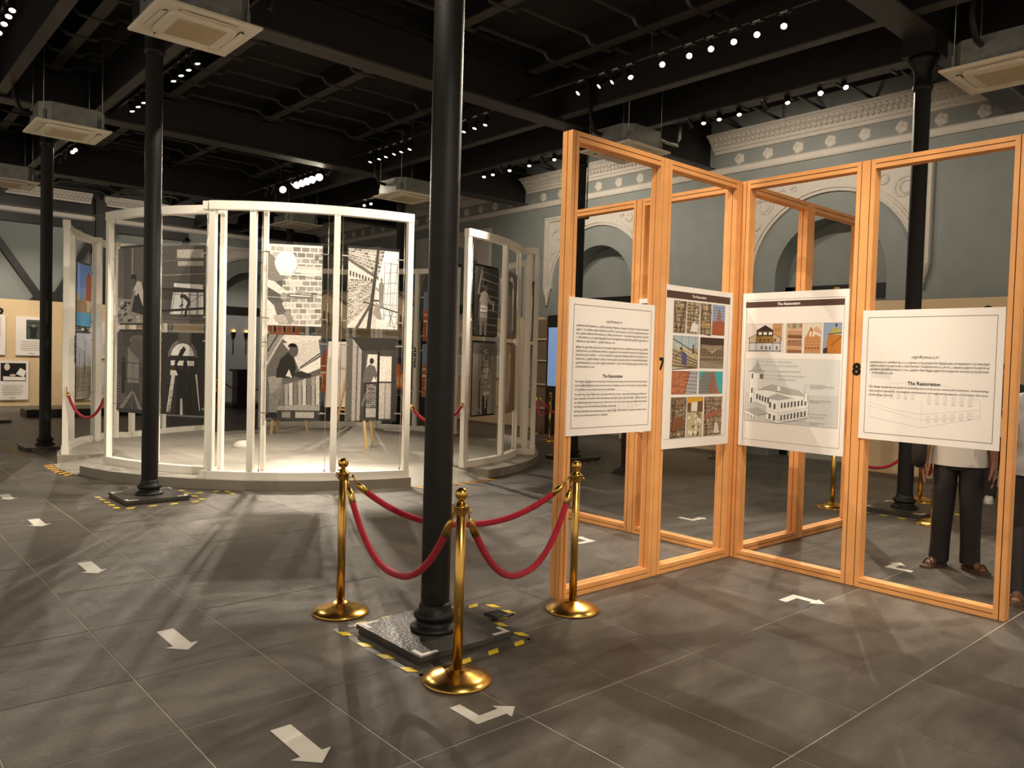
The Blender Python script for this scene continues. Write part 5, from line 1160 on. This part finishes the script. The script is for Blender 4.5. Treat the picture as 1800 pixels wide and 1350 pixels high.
# ------------------------------------------------------------------ portrait wall at the far left
pw = thing('portrait_partition', (3.0, 23.05, 0), 'long beige partition carrying portrait cards, at the far left', 'partition')
MB().bb((-4, 22.98, 0), (6.5, 23.12, 2.68)).build('partition_board', m_beige, pw)
p = PR(1, 1); p.text('ib', 3.42, 2.30, .30, .10, 'RIGHT', offset=.016); o = p.build('lettering', (0, 22.975, 0), (1, 0, 0), (0, 0, 1), pw, m_print); o['label'] = 'bold dark brown letters'
m_shadowgap = m_beige
def card(x, z, kind, label, w=.68, h=.98):
    t = thing('portrait_card', (x, 22.95, z), label, 'card', 'portrait cards on the beige partition')
    MB().bb((x, 22.93, z), (x+w, 22.955, z+h)).build('board', m_paper, t); MB().bb((x+.05, 22.955, z+.05), (x+w-.05, 22.98, z+h-.05)).build('mount', m_beige, t)
    p = PR(w, h, .0004); rn = random.Random(kind)
    if kind == 0: p.rect(.12, .46, .88, .96, 'd8cfc2'); p.poly([(.2, .46), (.8, .46), (.82, .62), (.62, .7), (.35, .7)], '4a342c'); p.poly([(.44, .5), (.56, .5), (.54, .68), (.46, .68)], 'eee6da'); p.ell(.5, .80, .13, .12, 'c9a88e'); p.ell(.5, .88, .14, .06, 'f0ece4', a0=0, a1=180); p.ell(.5, .73, .09, .05, 'e9e4da')
    elif kind == 1: p.rect(.33, .42, .80, .92, '4c5348'); p.poly([(.46, .45), (.66, .45), (.68, .66), (.74, .74), (.38, .74), (.46, .66)], '262a26'); p.ell(.57, .78, .07, .05, '7e7a6c'); p.ell(.57, .81, .16, .04, '30342f', a0=0, a1=180)
    elif kind == 2: p.rect(.10, .58, .9, .85, '8d8a84'); [p.ell(.2+.6*rn.random(), .62+.2*rn.random(), .05, .035, rn.choice(('e8e4dc', '2e2c2a', '5c5852'))) for _ in range(22)]
    elif kind == 3: p.rect(.12, .48, .92, .94, '24201f'); p.ell(.32, .84, .09, .09, 'd9cfc0'); p.poly([(.2, .5), (.9, .5), (.9, .58), (.2, .6)], 'f0ece2'); p.poly([(.6, .66), (.86, .58), (.92, .74), (.74, .82)], 'efeae0'); p.ell(.5, .63, .1, .03, 'cfc0aa')
    elif kind == 4: p.rect(.30, .44, .86, .94, 'd8bd7c'); p.rect(.36, .82, .8, .86, 'a98a4c'); [p.rect(.36, .5+.05*i, .8, .51+.05*i, 'b99c62') for i in range(6)]
    else: p.rect(.3, .5, .75, .92, 'b9ac9a'); p.ell(.52, .75, .12, .1, '6a5a4a')
    for i in range(6): p.rect(.14+.04*(i % 2), .36-.045*i, .86-.04*(i % 3), .372-.045*i, 'b3aaa0')
    p.rect(.4, .05, .6, .058, '8a8178')
    p.build('card_print', (x, 22.929, z), (1, 0, 0), (0, 0, 1), t, m_print)
for x, z, k, lb in ((2.78, 1.28, 0, 'portrait card of a white-bearded figure at the left picture edge'), (3.68, 1.28, 1, 'portrait card of a standing figure under an umbrella'), (4.75, 1.26, 2, 'portrait card with a small group photograph'), (5.55, 1.24, 5, 'upper portrait card behind the left curved frame'),
                    (3.28, .16, 3, 'portrait card of a seated reader in black and white'), (4.75, .14, 4, 'portrait card with a yellowed document'), (5.55, .14, 5, 'lower portrait card behind the left curved frame'), (2.3, .16, 1, 'lower portrait card outside the left picture edge')):
    card(x, z, k, lb)
# steel bracing on the left wall
br = thing('wall_bracing', (4.45, 23.3, 0), 'black steel cross bracing with gusset plates on the far left wall', 'bracing')
def strut(a, b, w=.16): MB().bar((a[0], 23.30, a[1]), (b[0], 23.30, b[1]), .06, w, up=(0, 0, 1)).build('strut', m_ceil, br)
strut((4.45, 2.5), (2.9, 4.85)); strut((4.45, 2.5), (5.65, 4.75)); strut((-4, 4.78), (8.0, 4.78), .22); strut((6.9, 2.5), (5.75, 4.75)); strut((6.9, 2.5), (8.0, 4.75))
MB().bb((5.55, 23.22, 0), (5.80, 23.38, 5.5)).build('upright', m_ceil, br); MB().bb((8.55, 23.22, 0), (8.85, 23.38, 5.5)).build('upright', m_ceil, br); MB().bb((-.6, 23.22, 0), (-.4, 23.38, 5.5)).build('upright', m_ceil, br)
for gx, gz, s in ((4.45, 2.6, 1), (5.68, 4.72, -1), (6.9, 2.6, 1)):
    MB().prism([(gx-.42, gz-.15*s), (gx+.42, gz-.15*s), (gx+.42, gz+.1*s), (gx+.2, gz+.35*s), (gx-.2, gz+.35*s), (gx-.42, gz+.1*s)], 23.26, 23.34, T=Matrix(((1, 0, 0), (0, 0, 1), (0, 1, 0)))).build('gusset', m_ceil, br)

# ------------------------------------------------------------------ partitions at the right wall
def partition(y0, y1, x, h, label, letters=None):
    t = thing('wall_partition', (x, (y0+y1)/2, 0), label, 'partition', 'beige partitions along the right wall')
    MB().bb((x, y0, 0), (x+.16, y1, h)).build('partition_board', m_beige, t)
    MB().bb((x-.004, y0, 0), (x, y1, .05)).build('skirting', m_brownbox, t)
    if letters:
        for s, y in letters:
            p = PR(1, 1); p.text(s, 0, 0, .22, .10, 'CENTER', offset=.012); o = p.build('lettering', (x-.001, y, 2.30), (0, -1, 0), (0, 0, 1), t, m_print)
    return t
partition(1.0, 5.05, 11.45, 2.52, 'beige partition behind the right poster, beside the column', (('o', 3.55), ('o', 3.10), ('i', 2.80)))
partition(7.35, 9.9, 11.6, 2.40, 'beige partition behind the poster of site photographs')
partition(12.22, 15.6, 11.6, 2.45, 'beige partition right of the round platform')
partition(16.9, 20.5, 11.6, 2.45, 'far beige partition behind the near column')
for y, z, w, lb in ((13.4, 1.1, .7, 'framed white panel on the beige partition right of the platform'), (14.6, 1.1, .7, 'white text panel behind the right curved frame')):
    t = thing('wall_panel', (11.57, y, z), lb, 'panel', 'white panels on the right partitions'); MB().bb((11.565, y, z), (11.6, y+w, z+1.0)).build('board', m_paper, t)
    p = PR(w, 1.0, .0004); p.rect(.12, .5, .88, .93, 'a9a198'); [p.rect(.12, .1+.05*i, .85, .11+.05*i, '9c948a') for i in range(7)]; p.build('panel_print', (11.5645, y+w, z), (0, -1, 0), (0, 0, 1), t, m_print)
cb = thing('display_cabinet', (11.7, 11.96, 0), 'brown cabinet with shelves at the end of the beige partition', 'cabinet')
MB().bb((11.4, 11.72, 0), (12.0, 12.2, 2.38)).build('carcass', m_brownbox, cb)
for z in (.5, 1.0, 1.5, 1.95): MB().bb((11.38, 11.72, z), (11.42, 12.2, z+.03)).build('shelf', m_beige, cb)
tv = thing('standing_screen', (11.31, 11.4, 0), 'tall black standing screen with a blue picture beside the brown cabinet', 'screen')
MB().bb((11.25, 11.15, 0), (11.37, 11.62, 2.45)).build('case', m_dark, tv); MB().bb((11.243, 11.20, 1.0), (11.25, 11.57, 2.2)).build('display', mat('blue_screen', '7f9fd0', .3, emit=.3), tv)
for y, h, lb in ((20.4, .16, 'flat black plinth before the far left wall'),):
    pass
ped = thing('low_black_plinth', (4.5, 19.6, 0), 'long low black plinth on the floor behind the platform at the left', 'plinth')
MB().bb((3.3, 19.3, 0), (6.6, 20.0, .16)).build('plinth_body', m_dark, ped, bevel=.01); MB().bb((4.05, 19.5, .16), (4.2, 19.65, 1.0)).build('post', m_dark, ped)
ped2 = thing('black_pedestal', (8.7, 20.9, 0), 'tall black pedestal seen between the curved frames', 'pedestal')
MB().bb((8.45, 20.7, .02), (8.8, 21.05, .98)).build('pedestal_body', m_dark, ped2); MB().bb((8.38, 20.62, .98), (8.87, 21.12, 1.04)).build('top', m_dark, ped2); MB().bb((8.2, 20.4, 0), (9.6, 21.3, .12)).build('foot', m_dark, ped2)
for x, lb in ((9.55, 'left wall torch in the far arch'), (9.95, 'right wall torch in the far arch')):
    t = thing('wall_torch', (x, WY+.36, 1.5), lb, 'lamp', 'wall torches in the far arch')
    MB().tube([(x, WY+.36, 1.45), (x, WY+.36, 1.95)], .012, 6).build('stem', m_dark, t); MB().lathe([(.04, 1.95), (.07, 2.1), (.07, 2.12)], (x, WY+.34, 0), 10).build('bowl', m_dark, t); MB().lathe([(.06, 2.12), (.05, 2.17), (.01, 2.2)], (x, WY+.34, 0), 10).build('glow', mat('torch_glow', 'f0b45a', .5, emit=2), t)
# dome camera hanging under the ceiling near the orange post
dc = thing('dome_camera', (10.5, 9.9, 4.1), 'small dome camera on a thin drop rod behind the orange frame', 'camera')
MB().tube([(10.5, 9.9, 4.25), (10.5, 9.9, 5.949)], .012, 6).build('drop_rod', m_lamp, dc); MB().lathe([(.05, 4.27), (.075, 4.24), (.08, 4.18)], (10.5, 9.9, 0), 16).build('housing', m_acwhite, dc); MB().ball((10.5, 9.9, 4.18), .06, 8).build('dome', m_dark, dc)

# ------------------------------------------------------------------ easels and small things on the platform
def easel(x, y, ang, bw, bh, z0, label, lab2):
    t = thing('easel', (x, y, PZ), label, 'easel', 'pine easels on the platform'); Rm = Matrix.Rotation(ang, 3, 'Z')
    def G(a): return Rm @ Vector(a)+Vector((x, y, PZ))
    for s in (-1, 1): MB().bar(G((s*.33, 0, 0)), G((s*.10, .22, 1.55)), .04, .022).build('front_leg', m_wood, t)
    MB().bar(G((0, .65, 0)), G((0, .22, 1.5)), .04, .022).build('back_leg', m_wood, t); MB().bar(G((-.3, .09, z0-.03)), G((.3, .09, z0-.03)), .05, .02).build('ledge', m_wood, t)
    b = thing('easel_board', G((0, .1, z0)), lab2, 'board', 'white boards on the easels')
    T = Rm @ Matrix.Rotation(R(-8), 3, 'X'); MB().box(G((0, .12, z0+bh/2)), (bw, .012, bh), 0, T).build('board', m_paper, b)
    q = T @ Vector((0, -.0065, 0)); p = PR(bw, bh, .0004); p.frame(.05, .05, .95, .95, .004, .6); [p.rect(.15, .15+.06*i, .85, .165+.06*i, .72) for i in range(10)]
    p.build('board_print', G((0, .12, z0+bh/2))+q-T @ Vector((bw/2, 0, bh/2)), T @ Vector((1, 0, 0)), T @ Vector((0, 0, 1)), b, m_print)
easel(6.15, 12.75, R(-6), .62, .80, .55, 'pine easel behind the photograph of a figure leaning over boards', 'white board on the easel behind the leaning figure photograph')
easel(6.30, 10.85, R(168), .95, 1.02, .60, 'pine easel behind the doorway photograph', 'large pale board behind the doorway photograph')
dm = MB().lathe([(.16, 0), (.155, .03), (.135, .06), (.10, .085), (.05, .098), (.001, .10)], (4.75, 11.35, PZ), 24); tag(dm.build('cable_dome', m_white), 'white half-dome cover on the platform floor behind a frame post', 'cover')

# ------------------------------------------------------------------ visitors
def skinned(name, verts, edges, mats, parent, subdiv=2, root=0):
    """one continuous surface grown round a jointed line; verts: (x, y, z, rx, ry)"""
    me = bpy.data.meshes.new(name); me.from_pydata([v[:3] for v in verts], edges, [])
    o = bpy.data.objects.new(name, me); col.objects.link(o)
    o.modifiers.new('skin', 'SKIN'); sb = o.modifiers.new('sub', 'SUBSURF'); sb.levels = subdiv; sb.render_levels = subdiv
    if not me.skin_vertices: 
        bpy.context.view_layer.objects.active = o
    for i, v in enumerate(verts):
        sv = me.skin_vertices[0].data[i]; sv.radius = (v[3], v[4] if len(v) > 4 else v[3]); sv.use_root = (i == root)
    bpy.context.view_layer.update()
    ev = o.evaluated_get(bpy.context.evaluated_depsgraph_get()); nm = bpy.data.meshes.new_from_object(ev)
    o.modifiers.clear(); o.data = nm; nm.materials.clear()
    for m in mats: nm.materials.append(m)
    for q in nm.polygons: q.use_smooth = True
    o.parent = parent; ORG[o.name] = Vector((0, 0, 0))
    return o
m_skin = mat('brown_skin', '8a5d45', .55, var=.08, scale=30, bump=.1, bscale=150)
m_hair = mat('black_hair', '17120f', .5, var=.3, scale=60, bump=.5, bscale=160)
m_eye = mat('eye_white', 'e8e2d8', .3); m_iris = mat('dark_iris', '21140e', .2)
def person(loc, face, top, bottom, shoe, label, h=1.66, stride=.0, bag=False, hold=False, sandals=True, toe=(0, 0), shirt_low=.86):
    t = thing('person', (*loc, 0), label, 'person', 'visitors in the hall', rz=face); k = h/1.66
    V = []; E = []
    def v(x, y, z, r, r2=None): V.append((x*k, y*k, z*k, r*k, (r2 or r)*k)); return len(V)-1
    def e(*a):
        for p_, q_ in zip(a, a[1:]): E.append((p_, q_))
    pel = v(0, 0, .95, .15, .11); sp = v(0, .005, 1.10, .135, .10); ch = v(0, 0, 1.26, .155, .11); nk0 = v(0, .01, 1.40, .06); nk = v(0, 0, 1.45, .052); hd = v(0, -.01, 1.53, .078, .088); ht = v(0, -.005, 1.60, .066, .078)
    e(pel, sp, ch, nk0, nk, hd, ht)
    fe = {}
    for s in (-1, 1):
        sh = v(s*.175, .01, 1.345, .062); ue = v(s*.205, .015, 1.21, .048); el = v(s*.225, .02, 1.07, .040); fo = v(s*.235, -.01, .95, .038); wr = v(s*.24, -.035, .84, .026); pa = v(s*.24, -.045, .785, .034, .018)
        e(ch, sh, ue, el, fo, wr, pa)
        for i, (dy, ln_, cu) in enumerate(((-.030, .072, .02), (-.010, .08, .016), (.010, .075, .016), (.028, .058, .014))):
            a = v(s*.243, -.047+dy, .745, .0095); b = v(s*.238, -.052+dy-cu*.3, .745-ln_*.5, .0088); c = v(s*.228, -.054+dy-cu, .745-ln_, .0075); e(pa, a, b, c)
        a = v(s*.225, -.085, .79, .011); b = v(s*.215, -.10, .755, .0095); c = v(s*.212, -.102, .73, .008); e(wr, a, b, c)
        hp = v(s*.085, 0, .88, .095); th = v(s*.095, -.005+s*stride*.3, .68, .078); kn = v(s*.10, -.01+s*stride*.6, .48, .058); cf = v(s*.105, .01+s*stride*.8, .32, .052); an = v(s*.11, .015+s*stride, .085, .036)
        f = toe[0 if s < 0 else 1]; dx, dy = math.sin(f), -math.cos(f)
        hl = v(s*.11-dx*.03, .015+s*stride-dy*.035, .04, .032); ba = v(s*.11+dx*.10, .015+s*stride+dy*.10, .034, .038, .026); to = v(s*.11+dx*.17, .015+s*stride+dy*.17, .026, .034, .018)
        e(pel, hp, th, kn, cf, an, ba, to); e(an, hl); fe[s] = (s*.11, .015+s*stride, f)
    body = skinned('body', V, E, [m_skin], t)
    # face
    for s in (-1, 1):
        MB().ball((s*.031*k, -.0755*k, 1.545*k), .0105*k, 6).build('eye', m_eye, body, True); MB().ball((s*.031*k, -.0825*k, 1.545*k), .0048*k, 5).build('iris', m_iris, body, True); MB().ball((s*.083*k, .005*k, 1.535*k), .022*k, 6, sc=(.4, .8, 1.3)).build('ear', m_skin, body, True)
    MB().add([(0, -.115*k, 1.51*k), (-.016*k, -.088*k, 1.505*k), (.016*k, -.088*k, 1.505*k), (0, -.086*k, 1.55*k)], [(0, 1, 3), (0, 3, 2), (0, 2, 1), (1, 2, 3)], 0, True).build('nose', m_skin, body, True)
    MB().ball((0, -.086*k, 1.482*k), .022*k, 6, sc=(1, .35, .3)).build('mouth', mat('lips', '7a4238', .5), body, True)
    hm = MB(); n_ = 20; m_ = 14; PV = []
    for a in range(m_+1):
        ph = math.pi*a/m_
        for b in range(n_):
            th = 2*math.pi*b/n_; wob = 1+.02*math.sin(9*th+a)
            PV.append((.083*k*wob*math.sin(ph)*math.cos(th), (.012+.097*wob*math.sin(ph)*math.sin(th))*k, (1.552+.096*math.cos(ph))*k))
    HF = []
    for a in range(m_):
        for b in range(n_):
            f_ = (a*n_+b, a*n_+(b+1) % n_, (a+1)*n_+(b+1) % n_, (a+1)*n_+b); cy = sum(PV[q_][1] for q_ in f_)/4/k; cz = sum(PV[q_][2] for q_ in f_)/4/k-1.552
            if cz > .045 or (cy > .0 and cz > -.02) or (cy > .04 and cz > -.065): HF.append(f_)
    hm.add(PV, HF, 0, True).build('hair', m_hair, body, True)
    # clothes
    def loft(mb, rings, n=24, fold=.0, ph=0, cap=(False, False)):
        P = []
        for q, (x, y, z, rx, ry) in enumerate(rings):
            for a in range(n):
                th_ = 2*math.pi*a/n; w = 1+fold*math.sin(3*th_+ph+q*.7)+fold*.6*math.sin(7*th_+ph*2+q*1.3)
                P.append((x*k+rx*k*w*math.cos(th_), y*k+ry*k*w*math.sin(th_), z*k))
        F = [(q*n+a, q*n+(a+1) % n, (q+1)*n+(a+1) % n, (q+1)*n+a) for q in range(len(rings)-1) for a in range(n)]
        if cap[0]: F.append(list(range(n))[::-1])
        if cap[1]: F.append([(len(rings)-1)*n+a for a in range(n)])
        mb.add(P, F, 0, True)
    tr = MB()
    loft(tr, [(0, 0, .80, .158, .13), (0, 0, .86, .17, .138), (0, 0, .92, .172, .136), (0, 0, .99, .17, .13), (0, 0, 1.04, .16, .12)], fold=.01)
    for s in (-1, 1):
        loft(tr, [(s*.08, 0, .90, .085, .12), (s*.086, 0, .80, .090, .12), (s*.092, -.005+s*stride*.3, .66, .086, .10), (s*.098, -.012+s*stride*.6, .48, .079, .09), (s*.103, .0+s*stride*.75, .34, .074, .085), (s*.107, .012+s*stride*.9, .18, .071, .082), (s*.11, .012+s*stride, .08, .074, .088), (s*.11, .01+s*stride, .045, .072, .09)], fold=.035, ph=s)
    tr.build('trousers', bottom, t, True)
    sh_ = MB()
    loft(sh_, [(0, 0, shirt_low, .207, .158), (0, 0, shirt_low+.06, .203, .155), (0, .003, 1.02, .185, .145), (0, .005, 1.12, .182, .14), (0, 0, 1.25, .195, .138), (0, .003, 1.33, .185, .12), (0, .008, 1.385, .12, .085), (0, .008, 1.42, .07, .065)], fold=.012, ph=.4)
    for s in (-1, 1):
        sh_.tube([Vector(q_)*k for q_ in ((s*.06, .006, 1.34), (s*.12, .008, 1.345), (s*.165, .01, 1.325), (s*.195, .013, 1.27), (s*.21, .015, 1.20), (s*.222, .017, 1.10))], [q_*k for q_ in (.062, .076, .082, .076, .072, .074)], 18, caps=False)
    sh_.build('shirt', top, t, True)
    for s in (-1, 1):
        x, y, f = fe[s]; T = Matrix.Rotation(f, 3, 'Z'); sole = [(-.042, .05), (-.046, 0), (-.05, -.10), (-.045, -.19), (-.02, -.225), (.02, -.225), (.045, -.19), (.05, -.10), (.046, 0), (.042, .05), (.02, .075), (-.02, .075)]
        sm = MB().prism(sole, 0.0, .022*k, T=Matrix.Translation((x*k, y*k, 0)) @ T.to_4x4() @ Matrix.Scale(k, 4)).build('sandal' if sandals else 'shoe', shoe, t, True)
        if sandals:
            for q in ((-.05, -.10, .05, -.06), (-.05, -.05, .05, -.12), (-.046, -.15, .046, -.15)):
                pts = [Vector((q[0]+(q[2]-q[0])*i/6, q[1]+(q[3]-q[1])*i/6, .012+.062*math.sin(math.pi*i/6)))*k for i in range(7)]
                MB().tube([T @ a_+Vector((x*k, y*k, 0)) for a_ in pts], .007*k, 6).build('strap', shoe, sm, True)
        else:
            UV = [(0, .03, .045, .048, .04), (0, -.06, .05, .05, .045), (0, -.15, .038, .05, .034), (0, -.20, .03, .04, .024)]
            pts = [T @ Vector(a_[:3])*k+Vector((x*k, y*k, 0)) for a_ in UV]; skinned('upper', [(*pp_, a_[3]*k, a_[4]*k) for pp_, a_ in zip(pts, UV)], [(0, 1), (1, 2), (2, 3)], [shoe], sm)
    R3 = Matrix.Rotation(face, 3, 'Z')
    if bag:
        bo = thing('shoulder_bag', Vector((*loc, 0))+R3 @ Vector((bag*.28*k, -.07, .76)), 'black shoulder bag hanging at the hip of the person in black trousers', 'bag', rz=face)
        BV = [(0, 0, 0, .05, .09), (0, 0, .12, .065, .12), (0, 0, .26, .055, .11), (0, 0, .30, .04, .09)]
        skinned('pouch', BV, [(0, 1), (1, 2), (2, 3)], [m_hair], bo)
        MB().tube([(0, -.06, .29), (-bag*.08, -.10, .5), (-bag*.16, -.02, .72), (-bag*.08, .12, .5), (0, .07, .29)], .012, 6).build('strap', m_hair, bo, True)
    if hold:
        q = Vector((*loc, 0))+R3 @ Vector((hold*.225*k, -.07, .66)); ho = thing('spectacle_case', q, 'small black case held in the hand of the person in black trousers', 'case', rz=face)
        MB().box((0, 0, 0), (.05, .03, .12)).build('case_body', m_dark, ho, True, bevel=.008); MB().tube([(.0, -.02, .03), (.02, -.05, .07), (.04, -.03, .1)], .004, 6).build('clasp', m_steelrod, ho, True)
    return t
m_shirtw = mat('white_shirt', 'cfcac2', .8, var=.06, scale=6, bump=.2, bscale=20); m_blackt = mat('black_trousers', '262325', .75, var=.2, scale=7, bump=.35, bscale=12)
m_greyt = mat('grey_trousers', '8d8a84', .8, var=.1, scale=6, bump=.3, bscale=14); m_shirtg = mat('grey_print_shirt', 'a6a9ad', .8, var=.25, scale=12, bump=.2, bscale=20)
m_darkt = mat('dark_shirt', '2c2b2e', .8, var=.2, scale=6, bump=.2, bscale=18); m_redc = mat('dark_red_shirt', '6d1f26', .8, var=.2, scale=8, bump=.2, bscale=18)
m_sandal = mat('brown_sandal', '5a4638', .6, var=.15, scale=20); m_sneaker = mat('pale_sneaker', 'c9c4bb', .6, var=.1, scale=20); m_shoeg = mat('dark_sneaker', '4a4540', .6, var=.15, scale=20)
toCam = lambda x, y: math.atan2(-y, -x)+math.pi/2
person((6.68, 2.225), toCam(6.72, 2.19), m_shirtw, m_blackt, m_sandal, 'person in white shirt, black trousers and sandals standing behind the right poster', 1.62, bag=-1, hold=1, toe=(-.5, .6), shirt_low=.83)
person((6.16, 1.52), toCam(6.2, 1.5)+.3, m_shirtg, m_blackt, m_sandal, 'person in grey patterned shirt and black trousers cut by the right picture edge', 1.66, toe=(-.4, .4))
person((8.40, 6.90), toCam(8.4, 6.9)-1.0, m_redc, m_blackt, m_shoeg, 'person in black trousers and dark sneakers standing behind the Tamil text poster', 1.64, sandals=False, stride=.05)
person((11.00, 7.10), toCam(11, 7.1)-1.2, m_shirtw, m_greyt, m_sandal, 'person in grey trousers and sandals behind the poster of site photographs', 1.64, stride=.05)
person((10.45, 3.02), toCam(10.45, 3.0), m_darkt, m_blackt, m_sneaker, 'person in dark clothes and pale sneakers behind the person in black trousers', 1.66, sandals=False)
